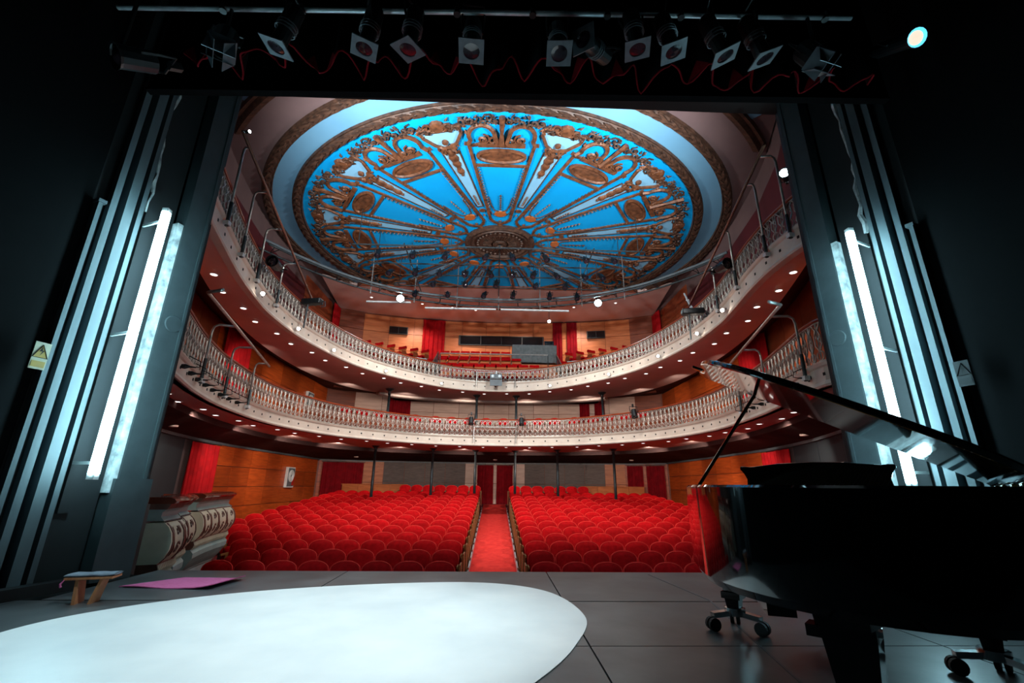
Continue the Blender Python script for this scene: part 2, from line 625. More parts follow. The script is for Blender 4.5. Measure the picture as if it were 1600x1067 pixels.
ac = MB()
ac.add([(-0.54, 6.3, aud_z(6.3) + 0.004), (0.54, 6.3, aud_z(6.3) + 0.004), (0.54, 23.7, aud_z(23.7) + 0.004), (-0.54, 23.7, aud_z(23.7) + 0.004),
        (-0.54, 6.3, aud_z(6.3) + 0.02), (0.54, 6.3, aud_z(6.3) + 0.02), (0.54, 23.7, aud_z(23.7) + 0.02), (-0.54, 23.7, aud_z(23.7) + 0.02)],
       [(3, 2, 1, 0), (4, 5, 6, 7), (0, 1, 5, 4), (1, 2, 6, 5), (2, 3, 7, 6), (3, 0, 4, 7)])
tag(ac.build('aisle_carpet', 'carpet_red'), 'salmon red carpet running up the centre aisle', 'carpet')
for sx, lb in ((-1, 'left'), (1, 'right')):
    r = empty('aisle_edge_strip', (sx * 0.555, 8.0, aud_z(8.0)))
    MB().beam((sx * 0.555, 7.6, aud_z(7.6) + 0.08), (sx * 0.555, 21.6, aud_z(21.6) + 0.08), 0.03, 0.12).build('profile', 'aluminium', r)
    for k in range(15):
        y = 8.35 + 0.9 * k
        MB().box((sx * 0.555, y, aud_z(y) + 0.155), (0.04, 0.14, 0.04)).build('step_lamp', 'chrome', r)
    tag(r, 'bright metal edge strip along the %s side of aisle carpet' % lb, 'edge strip')

# plan of the auditorium walls
WLp = [(-5.4, 6.25), (-6.6, 8.0), (-7.7, 11.0), (-8.25, 14.0), (-8.4, 18.0), (-8.4, 22.4)]
WBp = [(-8.4, 22.4), (-6.9, 23.2), (-4.0, 23.9), (0, 24.2), (4.0, 23.9), (6.9, 23.2), (8.4, 22.4)]
CL = Curve(WLp)
CB = Curve(WBp)
CR = Curve([(-x, y) for x, y in WLp][::-1])
CW = Curve(WLp[:-1] + WBp + [(-x, y) for x, y in WLp[:-1]][::-1])

wl = struct('wall_left', label='left wall of the auditorium, wood panelled')
sweep(MB(), CL, [(0, -1.9), (0, 10.1), (-0.2, 10.1), (-0.2, -1.9)], 0.4).build('wall_body', 'wall_mauve', wl)
wr = struct('wall_right', label='right wall of the auditorium, wood panelled')
sweep(MB(), CR, [(0, -1.9), (0, 10.1), (-0.2, 10.1), (-0.2, -1.9)], 0.4).build('wall_body', 'wall_mauve', wr)
wb = struct('wall_back', label='back wall of the auditorium, clad in wood boards')
sweep(MB(), CB, [(0, -1.9), (0, 10.1), (-0.2, 10.1), (-0.2, -1.9)], 0.4).build('wall_body', 'wood_brown', wb)


def panels(parent, cv, s0, s1, z0, z1, w, h, pick, off=0.02, name='panel'):
    nw = max(1, round((s1 - s0) / w))
    nh = max(1, round((z1 - z0) / h))
    pw, ph = (s1 - s0) / nw, (z1 - z0) / nh
    for i in range(nw):
        s = s0 + pw * (i + 0.5)
        a, b = cv.at(s - pw / 2), cv.at(s + pw / 2)
        c = (a + b) / 2
        ang = atan2(b.y - a.y, b.x - a.x)
        nx, ny = sin(ang), -cos(ang)
        for j in range(nh):
            share(name, unit_box(pick(i, j, nw, nh)), parent,
                  (c.x + nx * off, c.y + ny * off, z0 + ph * (j + 0.5)), (0, 0, ang),
                  (pw - 0.02, 0.05, ph - 0.02))


def ly(y):
    return CL.s_of_y(y)


def ry(y):
    return CR.L - CL.s_of_y(y)


for par, cv, f, sgn in ((wl, CL, ly, 1), (wr, CR, ry, -1)):
    def rg(y0, y1):
        a, b = f(y0), f(y1)
        return (min(a, b), max(a, b))
    panels(par, cv, *rg(6.4, 12.0), -1.4, 2.1, 1.6, 3.6, lambda i, j, a, b: 'wall_grey')
    panels(par, cv, *rg(13.8, 22.3), -0.9, 2.1, 1.3, 0.6, lambda i, j, a, b: 'wood_orange')
    panels(par, cv, *rg(6.4, 12.6), 2.95, 5.5, 1.4, 2.55, lambda i, j, a, b: 'wood_brown')
    panels(par, cv, *rg(12.6, 22.3), 2.95, 5.5, 1.6, 0.74, lambda i, j, a, b: 'wood_orange')
    panels(par, cv, *rg(7.6, 18.2), 5.8, 9.15, 2.2, 3.4, lambda i, j, a, b: 'wall_red')
    panels(par, cv, *rg(18.2, 22.3), 5.8, 9.7, 1.4, 1.1, lambda i, j, a, b: 'wood_brown')

STALLS_BACK = ['wood_orange', 'wood_orange', 'wood_light', 'louvre_grey', 'louvre_grey', 'louvre_grey', 'louvre_grey', 'wood_beige', 'wood_beige']


def stalls_pick(i, j, nw, nh):
    k = min(i, nw - 1 - i)
    return STALLS_BACK[min(k, len(STALLS_BACK) - 1)]


panels(wb, CB, 0.05, CB.L - 0.05, 0.1, 2.1, 1.0, 1.0, stalls_pick)
panels(wb, CB, 0.05, CB.L - 0.05, 2.95, 5.5, 1.35, 0.74, lambda i, j, a, b: 'wood_beige' if 1 <= i < a - 1 else 'wood_brown')
panels(wb, CB, 0.05, CB.L - 0.05, 7.0, 9.8, 1.35, 0.93, lambda i, j, a, b: 'wood_light' if 1 <= i < a - 1 else 'wood_brown')

# round speakers on the dark bulkhead are built with the balcony below

# ------------------------------------------------------------------ proscenium, masking and stage house
pw_ = struct('wall_proscenium', label='black proscenium wall framing the stage opening')
MB().box((-7.2, 6.05, 4.3), (5.5, 0.4, 12.4)).build('wall_side', 'black_paint', pw_)
MB().box((7.6, 6.05, 4.3), (5.5, 0.4, 12.4)).build('wall_side', 'black_paint', pw_)
MB().box((0.2, 6.05, 8.95), (9.4, 0.4, 3.2)).build('wall_header', 'black_paint', pw_)

for side in (-1, 1):
    def X(x):
        return x if side < 0 else 0.40 - x
    lab = 'left' if side < 0 else 'right'
    pr = struct('trim_%d' % (1 if side < 0 else 2), label='grey proscenium pier with stepped flats, %s of the stage opening' % lab)

    def post(name, y0, y1, proud, z0, z1, material, back=0.0):
        def pt(y, o):
            x = -4.12 - 0.414 * (5.75 - y)
            return (X(x + 0.924 * o), y - 0.38 * o)
        q = [pt(y0, -0.2 - back), pt(y1, -0.2 - back), pt(y1, proud), pt(y0, proud)]
        if side > 0:
            q = q[::-1]
        return MB().prism(q, z0, z1).build(name, material, pr)
    post('pier', 5.46, 5.75, 0.02, 1.05, 7.6, 'pier_paint')
    post('pier_base', 5.42, 5.78, 0.05, 0.0, 1.05, 'pier_paint')
    post('pier_moulding', 5.69, 5.72, 0.035, 1.05, 7.6, 'pier_paint')
    post('plaster_edge', 5.385, 5.455, 0.0, 0.9, 4.3, 'plaster_rough')
    post('recess_panel', 5.02, 5.385, -0.10, 0.0, 7.6, 'black_paint')
    post('lamp_batten', 5.06, 5.16, -0.05, 0.7, 4.6, 'black_paint')
    post('flat_edge', 4.965, 5.01, 0.0, 0.0, 7.6, 'flat_paint')
    post('flat_edge', 4.82, 4.91, 0.03, 0.0, 7.6, 'flat_paint')
    post('flat_gap', 4.70, 4.98, -0.14, 0.0, 7.6, 'black_paint')
    post('flat_edge', 4.685, 4.745, 0.04, 0.0, 7.6, 'flat_paint')
    post('flat_edge', 4.585, 4.625, 0.05, 0.0, 4.05, 'flat_paint')
    post('flat_cap', 4.575, 4.65, 0.06, 4.05, 4.09, 'flat_paint')
    post('flat_gap', 4.55, 4.70, -0.05, 0.0, 7.6, 'black_paint')
    # torn plaster line running up the recess
    pts = []
    zz = 4.25
    while zz < 7.5:
        y = 5.06 + 0.02 * sin(zz * 3.1) + random.uniform(-0.02, 0.02)
        x = -4.12 - 0.414 * (5.75 - y) - 0.05
        pts.append((X(x), y, zz))
        zz += 0.14
    MB().tube(pts, [random.uniform(0.012, 0.035) for _ in pts], 5).build('torn_plaster', 'plaster_rough', pr)
    # disc plate and small brackets on the pier
    y = 5.6
    x = -4.12 - 0.414 * (5.75 - y) + 0.02
    nrm = Vector((0.924 * (1 if side < 0 else -1), -0.38, 0))
    q = nrm.to_track_quat('Z', 'Y').to_matrix().to_4x4()
    q.translation = (X(x), y, 2.95)
    MB().lathe([(0.11, -0.02), (0.11, 0.008), (0.10, 0.014)], 20, q).build('round_plate', 'pier_paint', pr)
    # wall masking beside it
    mk = struct('wall_masking_%s' % lab, label='black masking wall at the %s wing' % lab)
    sx = side
    MB().add([(X(-4.64), 4.57, 0), (X(-5.6), 1.2, 0), (X(-5.6), -3.0, 0), (X(-4.64), 4.57, 9.0), (X(-5.6), 1.2, 9.0), (X(-5.6), -3.0, 9.0),
              (X(-4.83), 4.57, 0), (X(-5.8), 1.2, 0), (X(-5.8), -3.0, 0), (X(-4.83), 4.57, 9.0), (X(-5.8), 1.2, 9.0), (X(-5.8), -3.0, 9.0)],
             [(0, 1, 4, 3), (1, 2, 5, 4), (6, 9, 10, 7), (7, 10, 11, 8), (0, 3, 9, 6), (2, 8, 11, 5), (3, 4, 10, 9), (4, 5, 11, 10), (0, 6, 7, 1), (1, 7, 8, 2)]
             ).build('masking', 'black_cloth', mk)
    # kerb plank at the foot of the flats
    MB().beam((X(-4.36), 4.5, 0.05), (X(-4.16), 5.15, 0.05), 0.12, 0.10).build('foot_plank', 'black_paint', mk)

sb = struct('wall_stage_back', label='black rear wall of the stage')
MB().box((0.2, -3.1, 4.5), (12, 0.2, 9.2)).build('rear_cloth', 'black_cloth', sb)
st = struct('ceiling_stage', label='black roof of the stage house')
MB().box((0.2, 1.5, 9.1), (12, 9.4, 0.2)).build('stage_roof', 'black_cloth', st)

# fluorescent tubes
for side, lab in ((-1, 'left'), (1, 'right')):
    def X(x):
        return x if side < 0 else 0.40 - x
    z0, z1 = (1.09, 4.15)
    r = empty('fluorescent_tube', (X(-4.08), 4.93, z0))
    xx, yy = X(-4.08), 4.93
    MB().tube([(xx, yy, z0), (xx, yy, (z0 + z1) / 2 - 0.01)], 0.048, 12).build('glass_tube', 'tube_light', r, smooth=True)
    MB().tube([(xx, yy, (z0 + z1) / 2 + 0.01), (xx, yy, z1)], 0.048, 12).build('glass_tube', 'tube_light', r, smooth=True)
    for z in (z0 - 0.03, (z0 + z1) / 2, z1 + 0.03):
        MB().box((xx, yy, z), (0.07, 0.07, 0.05)).build('end_cap', 'plastic_white', r)
    for z in (1.2, 2.62, 4.05):
        MB().beam((xx, yy, z), (X(-4.44), 5.08, z), 0.02, 0.03).build('bracket', 'plastic_white', r)
    tag(r, 'glowing vertical fluorescent tubes on the %s side of the stage opening' % lab, 'tube light')

# hard black border over the opening
bd = empty('stage_border', (0.2, 4.4, 5.61))
MB().beam((-4.35, 4.50, 6.57), (4.8, 4.28, 6.63), 0.05, 1.96).build('border_cloth', 'black_cloth', bd)
MB().beam((-4.35, 4.50, 5.585), (4.8, 4.28, 5.645), 0.09, 0.03).build('hem_batten', 'black_cloth', bd)
tag(bd, 'black horizontal border hanging across the top of the opening', 'border')

# raised red house curtain, its swagged hem in sight
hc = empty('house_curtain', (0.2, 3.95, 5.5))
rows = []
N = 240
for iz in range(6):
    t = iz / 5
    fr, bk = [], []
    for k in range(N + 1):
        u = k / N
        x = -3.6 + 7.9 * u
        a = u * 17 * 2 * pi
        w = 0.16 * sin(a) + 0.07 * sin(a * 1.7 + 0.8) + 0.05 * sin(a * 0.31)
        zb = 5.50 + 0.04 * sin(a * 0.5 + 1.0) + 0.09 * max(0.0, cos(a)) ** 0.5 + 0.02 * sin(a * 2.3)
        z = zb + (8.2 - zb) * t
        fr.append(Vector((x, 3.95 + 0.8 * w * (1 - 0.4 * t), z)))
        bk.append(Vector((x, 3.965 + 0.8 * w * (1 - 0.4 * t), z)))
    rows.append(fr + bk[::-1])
MB().grid(rows, False, True).build('unlit_cloth', 'black_cloth', hc, smooth=True)  # black colour paints the red curtain's face as unlit
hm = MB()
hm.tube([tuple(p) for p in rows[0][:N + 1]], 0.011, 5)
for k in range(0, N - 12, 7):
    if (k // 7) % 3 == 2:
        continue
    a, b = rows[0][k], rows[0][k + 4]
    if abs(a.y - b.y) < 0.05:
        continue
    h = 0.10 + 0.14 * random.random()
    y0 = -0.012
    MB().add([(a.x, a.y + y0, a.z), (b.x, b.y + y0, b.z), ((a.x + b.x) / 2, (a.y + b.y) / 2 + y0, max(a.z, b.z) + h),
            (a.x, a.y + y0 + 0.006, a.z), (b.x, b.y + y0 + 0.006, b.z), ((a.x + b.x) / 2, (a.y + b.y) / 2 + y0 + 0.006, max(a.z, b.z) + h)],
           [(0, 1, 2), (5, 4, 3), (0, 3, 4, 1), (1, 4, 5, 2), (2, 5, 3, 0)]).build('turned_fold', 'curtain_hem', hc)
hm.build('hem', 'curtain_hem', hc, smooth=True)  # red kept only on the edges that catch light
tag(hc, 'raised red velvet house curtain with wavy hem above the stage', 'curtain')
# ------------------------------------------------------------------ balconies
LOp = [(-4.55, 6.05), (-4.75, 6.6), (-5.3, 8.0), (-5.75, 9.7), (-6.0, 12.2), (-5.6, 14.4), (-4.8, 15.9), (-3.1, 17.5), (-1.6, 18.1), (0, 18.3)]
UPp = [(-4.4, 6.05), (-4.7, 7.0), (-5.0, 8.0), (-5.25, 9.1), (-5.42, 10.3), (-5.38, 12.2), (-4.8, 14.8), (-3.6, 16.8), (-1.9, 18.4), (0, 18.9)]


def full(p):
    return p + [(-x + (0.62 if y < 6.1 else 0.26 if y < 7.1 else 0.05 if y < 8.5 else 0.0), y) for x, y in p[:-1]][::-1]


CLO, CUP = Curve(full(LOp)), Curve(full(UPp))


def slab(mb, cv, prof, n=90, f0=0.0, f1=1.0):
    rows = []
    for i in range(n + 1):
        a = cv.at(cv.L * i / n)
        b = CW.at(CW.L * i / n, 0.03)
        rows.append([Vector((a.x + (b.x - a.x) * f, a.y + (b.y - a.y) * f, z)) for f, z in prof])
    for _ in range(60):
        for j, (f, z) in enumerate(prof):
            if 0.0 < f < 1.0:
                for i in range(1, n):
                    m = (rows[i - 1][j] + rows[i][j] * 2 + rows[i + 1][j]) / 4
                    rows[i][j] = Vector((m.x, m.y, z))
    rows = rows[int(n * f0):int(n * f1) + 1]
    mb.grid(rows, False, True)
    m = len(prof)
    mb.f.append(tuple(range(m)))
    mb.f.append(tuple(reversed(range(len(mb.v) - m, len(mb.v)))))
    return mb


# cast iron baluster pattern, shared by both balustrades
def baluster_mesh(h):
    mb = MB()
    w = 0.098
    ring = [(0.075 * cos(2 * pi * k / 10), 0.0, 0.085 + 0.075 * sin(2 * pi * k / 10)) for k in range(10)]
    mb.tube(ring, 0.011, 4, True)
    mb.tube([(0, 0, 0.0), (0, 0, 0.17), (0, 0.0, 0.3), (0, 0, h)], [0.009, 0.02, 0.012, 0.016], 4)
    for s in (-1, 1):
        mb.tube([(s * 0.012, 0, 0.17), (s * 0.07, 0, 0.26), (s * 0.062, 0, 0.40), (s * 0.025, 0, h - 0.10), (s * 0.075, 0, h - 0.03), (s * w, 0, h)], 0.012, 4)
        mb.tube([(s * 0.07, 0, 0.27), (s * 0.035, -0.02, 0.33), (s * 0.05, -0.01, 0.39)], 0.011, 4)
    mb.lathe([(0.006, 0.33), (0.028, 0.37), (0.006, 0.43)], 5)
    me = bpy.data.meshes.new('baluster')
    me.from_pydata([tuple(p) for p in mb.v], [], mb.f)
    me.materials.append(M['iron_silver'])
    return me


def balcony(name, label, cv, z0, zf, zr, word, soffit, top_mat):
    r = struct(name, label=label)
    # fascia
    sweep(MB(), cv, [(0.0, z0), (0.035, z0), (0.055, z0 + 0.03), (0.035, z0 + 0.075), (0.02, z0 + 0.09), (0.02, zf - 0.06),
                     (0.05, zf - 0.04), (0.07, zf), (-0.10, zf), (-0.10, z0)], 0.25).build('fascia', 'fascia_cream', r, smooth=False)
    for nm, prof, mt in soffit:
        slab(MB(), cv, prof, 90, *((0.36, 0.64) if nm == 'cornice' else (0.0, 1.0))).build(nm, mt, r)
    zk = zf + (0.5 if word == 'upper' else 0.0)
    slab(MB(), cv, [(0.0, zf - 0.05), (0.5, zf - 0.05), (1.0, zk - 0.05), (1.0, zk + 0.02), (0.5, zf + 0.02), (0.0, zf + 0.02)]).build('deck', 'floor_red', r)
    # little square vents of the fascia, too small to pick apart
    vm = MB()
    s = 0.4
    while s < cv.L - 0.3:
        p = cv.at(s, 0.022, (z0 + zf) / 2 + 0.01)
        vm.box(p, (0.045, 0.012, 0.045), cv.ang(s))
        s += 0.46
    vm.build('vents', 'joint_dark', r, kind='stuff')
    # balustrade
    b = empty('balustrade', cv.at(cv.L / 2, 0, zf))
    tag(b, 'silver openwork iron balustrade along the %s balcony front' % word, 'balustrade')
    sweep(MB(), cv, [(-0.01, zf + 0.005), (0.05, zf + 0.005), (0.05, zf + 0.035), (-0.01, zf + 0.035)], 0.25).build('bottom_rail', 'iron_silver', b)
    sweep(MB(), cv, [(0.0, zr - 0.02), (0.04, zr - 0.02), (0.04, zr), (0.0, zr)], 0.25).build('top_rail', 'iron_silver', b)
    sweep(MB(), cv, [(-0.06, zr), (0.06, zr), (0.07, zr + 0.02), (0.05, zr + 0.05), (-0.05, zr + 0.05), (-0.07, zr + 0.02)], 0.25).build('handrail', top_mat, b)
    me = baluster_mesh(zr - zf - 0.045)
    n = int(cv.L / 0.2)
    L = b.location
    for i in range(n):
        s = cv.L * (i + 0.5) / n
        p = cv.at(s, 0.02, zf + 0.03)
        share('baluster', me, b, (p.x - L.x, p.y - L.y, p.z - L.z), (0, 0, cv.ang(s)))
    return r


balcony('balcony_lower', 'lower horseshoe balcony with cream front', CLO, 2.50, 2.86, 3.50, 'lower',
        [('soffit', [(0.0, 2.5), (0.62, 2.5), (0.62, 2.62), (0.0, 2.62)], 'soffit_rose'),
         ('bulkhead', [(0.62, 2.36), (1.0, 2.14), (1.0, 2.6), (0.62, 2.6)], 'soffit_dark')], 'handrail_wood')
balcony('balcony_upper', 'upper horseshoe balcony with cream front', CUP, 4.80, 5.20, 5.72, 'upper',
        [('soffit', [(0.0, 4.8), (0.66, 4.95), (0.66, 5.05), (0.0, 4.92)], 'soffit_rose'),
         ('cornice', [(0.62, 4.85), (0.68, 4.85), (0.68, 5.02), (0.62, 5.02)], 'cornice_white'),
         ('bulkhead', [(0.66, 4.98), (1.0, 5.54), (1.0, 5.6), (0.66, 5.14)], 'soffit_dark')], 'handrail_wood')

# low timber lining behind the lower balustrade
sweep(MB(), CLO, [(-0.50, 2.89), (-0.46, 2.89), (-0.46, 3.40), (-0.50, 3.40)], 0.25, CLO.L * 0.27, CLO.L * 0.73).build('inner_lining', 'wood_brown', bpy.data.objects['balcony_lower'])

# grey rail over the stalls panelling (pipe cover) on both sides
for par, cv in ((wl, CL), (wr, CR)):
    sweep(MB(), cv, [(0.03, 2.08), (0.10, 2.08), (0.10, 2.15), (0.03, 2.15)], 0.4).build('cable_tray', 'plastic_grey', par)
sweep(MB(), CB, [(0.03, 2.08), (0.08, 2.08), (0.08, 2.13), (0.03, 2.13)], 0.4).build('cable_tray', 'plastic_grey', wb)


# downlights under both balconies
def downlight_parts():
    rim = MB().lathe([(0.085, 0.0), (0.085, -0.012), (0.062, -0.016), (0.058, -0.004)], 14, caps=False)
    rim.lathe([(0.085, 0.0), (0.01, 0.0)], 14, caps=False)
    lens = MB().lathe([(0.060, -0.013), (0.03, -0.018), (0.001, -0.019)], 14, caps=False)
    ms = []
    for nm, m_, mt in (('rim', rim, 'plastic_white'), ('lens', lens, 'downlight_glow')):
        me = bpy.data.meshes.new(nm)
        me.from_pydata([tuple(p) for p in m_.v], [], m_.f)
        me.materials.append(M[mt])
        ms.append((nm, me))
    return ms


DL = downlight_parts()


def downlight(loc, label, group):
    r = empty('downlight', loc)
    for nm, me in DL:
        share(nm, me, r)
    tag(r, label, 'downlight', group)
    return r


for cv, z, word in ((CLO, 2.498, 'lower'), (CUP, 4.80, 'upper')):
    n = int(cv.L / 0.86)
    for i in range(n):
        s = cv.L * (i + 0.5) / n
        p = cv.at(s, -0.42 - (0.12 if i % 2 else 0.0), z + (0.008 if word == 'upper' else 0))
        if p.y < 6.4:
            continue
        half = i < n / 2
        k = i + 1 if half else n - i
        downlight(p, 'round downlight under the %s balcony, %s from its %s end' % (word, ordinal(k), 'left' if half else 'right'),
                  'downlights under the %s balcony' % word)


# spots added beside the downlights to carry their light onto the walls
for cv, z, pw, t, za in ((CLO, 2.44, 150, 0.28, 0.6), (CUP, 4.66, 165, 0.34, 3.4)):
    for i in range(14):
        f = (i + 0.5) / 14
        a, b = cv.at(cv.L * f), CW.at(CW.L * f)
        q = a.lerp(b, t)
        spot('downlight_beam', (q.x, q.y, z), (b.x, b.y, za), pw, (1.0, 0.88, 0.78), 96, 1.0, 0.06)

# round sound speakers on the dark bulkhead above the stalls wall
for i, (f, lb) in enumerate(((0.10, 'near the left red curtain'), (0.36, 'above the far left curtain'), (0.5, 'above the central door curtain'),
                             (0.64, 'above the far right curtains'), (0.90, 'above the right stalls curtain'))):
    a = CLO.at(CLO.L * f)
    b = CW.at(CW.L * f, 0.03)
    t = (0.66 - 0) / 1
    q = a.lerp(b, 0.80)
    d = (a - b).normalized()
    r = empty('ceiling_speaker', (q.x, q.y, 2.235))
    MB().lathe([(0.10, 0.0), (0.10, -0.03), (0.085, -0.045), (0.05, -0.035), (0.03, -0.05), (0.001, -0.055)], 16).build('grille', 'soffit_rose', r, world=False, smooth=True)
    tag(r, 'small round loudspeaker on dark bulkhead, ' + lb, 'speaker')


# iron columns
def column(x, y, z0, z1, label, group):
    r = empty('iron_column', (x, y, z0))
    h = z1 - z0
    MB().lathe([(0.10, 0), (0.10, 0.06), (0.075, 0.09), (0.065, 0.12)], 14).build('base', 'pipe_dark', r, world=False)
    MB().lathe([(0.062, 0.1), (0.05, h - 0.22)], 14).build('shaft', 'pipe_dark', r, world=False, smooth=True)
    MB().lathe([(0.05, h - 0.24), (0.075, h - 0.22), (0.055, h - 0.19), (0.07, h - 0.10), (0.16, h - 0.03), (0.18, h)], 14).build('capital', 'pipe_dark', r, world=False)
    tag(r, label, 'column', group)


for i, (x, y) in enumerate(((-4.85, 18.92), (-2.65, 19.82), (-0.88, 20.7), (0.88, 20.7), (2.65, 19.82), (4.85, 18.92))):
    column(x, y, aud_z(y), 2.52, 'dark iron column at the back of the stalls, %s from the left' % ordinal(i + 1), 'stalls columns')
for i, (x, y) in enumerate(((-4.5, 18.9), (-0.88, 20.0), (0.88, 20.0), (4.5, 18.9))):
    column(x, y, 2.88, 4.84, 'slim iron column on the lower balcony, %s from the left' % ordinal(i + 1), 'lower balcony columns')

# ------------------------------------------------------------------ gallery above the upper balcony
gc = struct('ceiling_gallery', label='flat ceiling over the rear gallery')
MB().prism([(-7.9, 18.6), (-6.6, 19.55), (6.6, 19.55), (7.9, 18.6), (8.35, 22.4), (6.9, 23.15), (4, 23.85), (0, 24.15), (-4, 23.85), (-6.9, 23.15), (-8.35, 22.4)][::1],
           9.85, 9.96).build('soffit', 'soffit_rose', gc)
MB().beam((-6.6, 19.53, 9.91), (6.6, 19.53, 9.91), 0.05, 0.14).build('edge_board', 'wood_brown', gc)
gt = struct('floor_gallery', label='stepped floor of the rear gallery')
for j, (y, z) in enumerate(((19.6, 5.23), (20.5, 5.71), (21.4, 6.27), (22.3, 6.87))):
    MB().box((0, y + (24.0 - y) / 2 - 0.2, (z + 5.2) / 2), (10.6 if j else 9.0, 24.0 - y, z - 5.19)).build('tier', 'wood_light', gt)
for i, (x, y, lb) in enumerate(((-6.3, 20.9, 'left rear'), (-3.9, 21.6, 'left of the door curtain'), (-2.4, 22.0, 'left of the booth window'), (-1.2, 22.3, 'over the booth window'),
                                (3.9, 21.6, 'right of the grey desk'), (5.9, 20.9, 'right rear'))):
    downlight((x, y, 9.85), 'round downlight in the gallery ceiling, ' + lb, 'gallery ceiling downlights')


def chair_meshes():
    out = []
    wd = MB()
    # wooden back board, slightly bowed
    rows = []
    for iz in range(4):
        z = 0.40 + 0.34 * iz / 3
        fr = [Vector((x, 0.20 + 0.04 * iz / 3 - 0.03 * (1 - (x / 0.22) ** 2) * -1, z)) for x in (-0.22, -0.11, 0, 0.11, 0.22)]
        bk = [p + Vector((0, 0.02, 0)) for p in fr]
        rows.append(fr + bk[::-1])
    wd.grid(rows, False, True)
    out.append(('backrest', wd, 'wood_light'))
    pad = MB()
    rows = []
    for iz, z in enumerate((0.72, 0.76, 0.82, 0.85)):
        w = 0.235 - (0.03 if iz == 3 else 0)
        fr = [Vector((w * k / 2, 0.215 + 0.02 * (1 - (k / 2) ** 2), z)) for k in range(-2, 3)]
        bk = [p + Vector((0, 0.06, 0)) for p in fr]
        rows.append(fr + bk[::-1])
    pad.grid(rows, False, True)
    n = len(pad.v)
    pad.f.append(tuple(range(n - 10, n)))
    out.append(('head_pad', pad, 'velvet'))
    st_ = MB()
    st_.box((0, 0.0, 0.42), (0.44, 0.40, 0.08))
    out.append(('seat', st_, 'velvet'))
    lg = MB()
    lg.box((0, 0.08, 0.28), (0.03, 0.30, 0.56))
    out.append(('side_frame', lg, 'wood_brown'))
    res = []
    for nm, m_, mt in out:
        me = bpy.data.meshes.new(nm)
        me.from_pydata([tuple(p) for p in m_.v], [], m_.f)
        me.materials.append(M[mt])
        res.append((nm, me))
    return res


GC = chair_meshes()


def gallery_chair(x, y, ztop, rz, label, group):
    r = empty('gallery_chair', (x, y, ztop - 0.85), rz)
    for nm, me in GC:
        if nm == 'side_frame':
            share(nm, me, r, (-0.24, 0, 0))
            share(nm, me, r, (0.24, 0, 0))
        else:
            share(nm, me, r)
    tag(r, label, 'chair', group)


for j, (y, zt, x0, n) in enumerate(((20.0, 6.08, -2.35, 9), (20.9, 6.56, -2.45, 9), (21.8, 7.12, -2.75, 8), (22.7, 7.72, -2.75, 7))):
    for i in range(n):
        gallery_chair(x0 + 0.53 * i, y - 0.1, zt, 0, 'red topped wooden chair, gallery middle block, %s row, %s from left' % (('front', 'second', 'third', 'last')[j], ordinal(i + 1)), 'gallery middle chairs')
for sx, wd in ((-1, 'left'), (1, 'right')):
    for j, (a, b, zt, n) in enumerate((((-3.3, 20.4), (-6.5, 18.75), 6.66, 7), ((-3.7, 21.4), (-6.7, 19.75), 7.38, 7))):
        ang = atan2(a[1] - b[1], a[0] - b[0])
        MB().beam((sx * (a[0] + 0.4), a[1] + 0.3, (zt - 0.85 + 5.2) / 2), (sx * (b[0] - 0.5), b[1] + 0.2, (zt - 0.85 + 5.2) / 2), 1.0, zt - 0.85 - 5.2).build('side_tier', 'wood_brown', gt)
        for i in range(n):
            t = i / (n - 1)
            gallery_chair(sx * (a[0] + (b[0] - a[0]) * t), a[1] + (b[1] - a[1]) * t, zt, ang * (1 if sx < 0 else -1),
                          'red topped wooden chair, gallery %s block, %s row, %s from centre' % (wd, ('lower', 'upper')[j], ordinal(i + 1)), 'gallery %s chairs' % wd)

# gallery hand rails
def rail(name, pts, posts, label, zbase):
    r = empty(name, (pts[0][0], pts[0][1], zbase))
    MB().tube(pts, 0.025, 8).build('bar', 'pipe_steel', r)
    for p in posts:
        MB().tube([(p[0], p[1], p[3]), (p[0], p[1], p[2])], 0.02, 6).build('post', 'pipe_dark', r)
    tag(r, label, 'handrail')


rail('gallery_rail', [(-6.9, 17.9, 6.55), (-5.0, 19.3, 6.5), (-3.2, 19.9, 6.45)], [(-5.0, 19.3, 6.5, 5.3), (-3.2, 19.9, 6.45, 5.3)], 'steel hand rail before the left gallery chairs', 5.3)
rail('gallery_rail', [(6.9, 17.9, 6.55), (5.0, 19.3, 6.5), (3.2, 19.9, 6.45)], [(5.0, 19.3, 6.5, 5.3), (3.2, 19.9, 6.45, 5.3)], 'steel hand rail before the right gallery chairs', 5.3)
rail('gallery_rail', [(-2.7, 20.6, 6.95), (2.4, 20.6, 6.95)], [(-2.7, 20.6, 6.95, 5.7), (2.4, 20.6, 6.95, 5.7)], 'long steel rail across the middle gallery block', 5.7)
for sx, wd in ((-1, 'left'), (1, 'right')):
    r = empty('stair_railing', (sx * 2.95, 20.6, 5.4))
    for k in range(6):
        MB().tube([(sx * 2.95, 20.0 + 0.35 * k, 5.3 + 0.2 * k), (sx * 2.95, 20.0 + 0.35 * k, 6.35 + 0.2 * k)], 0.02, 6).build('post', 'pipe_dark', r)
    MB().tube([(sx * 2.95, 20.0, 6.35), (sx * 2.95, 21.75, 7.35)], 0.024, 6).build('bar', 'pipe_steel', r)
    tag(r, 'short metal stair railing beside the %s gallery steps' % wd, 'railing')

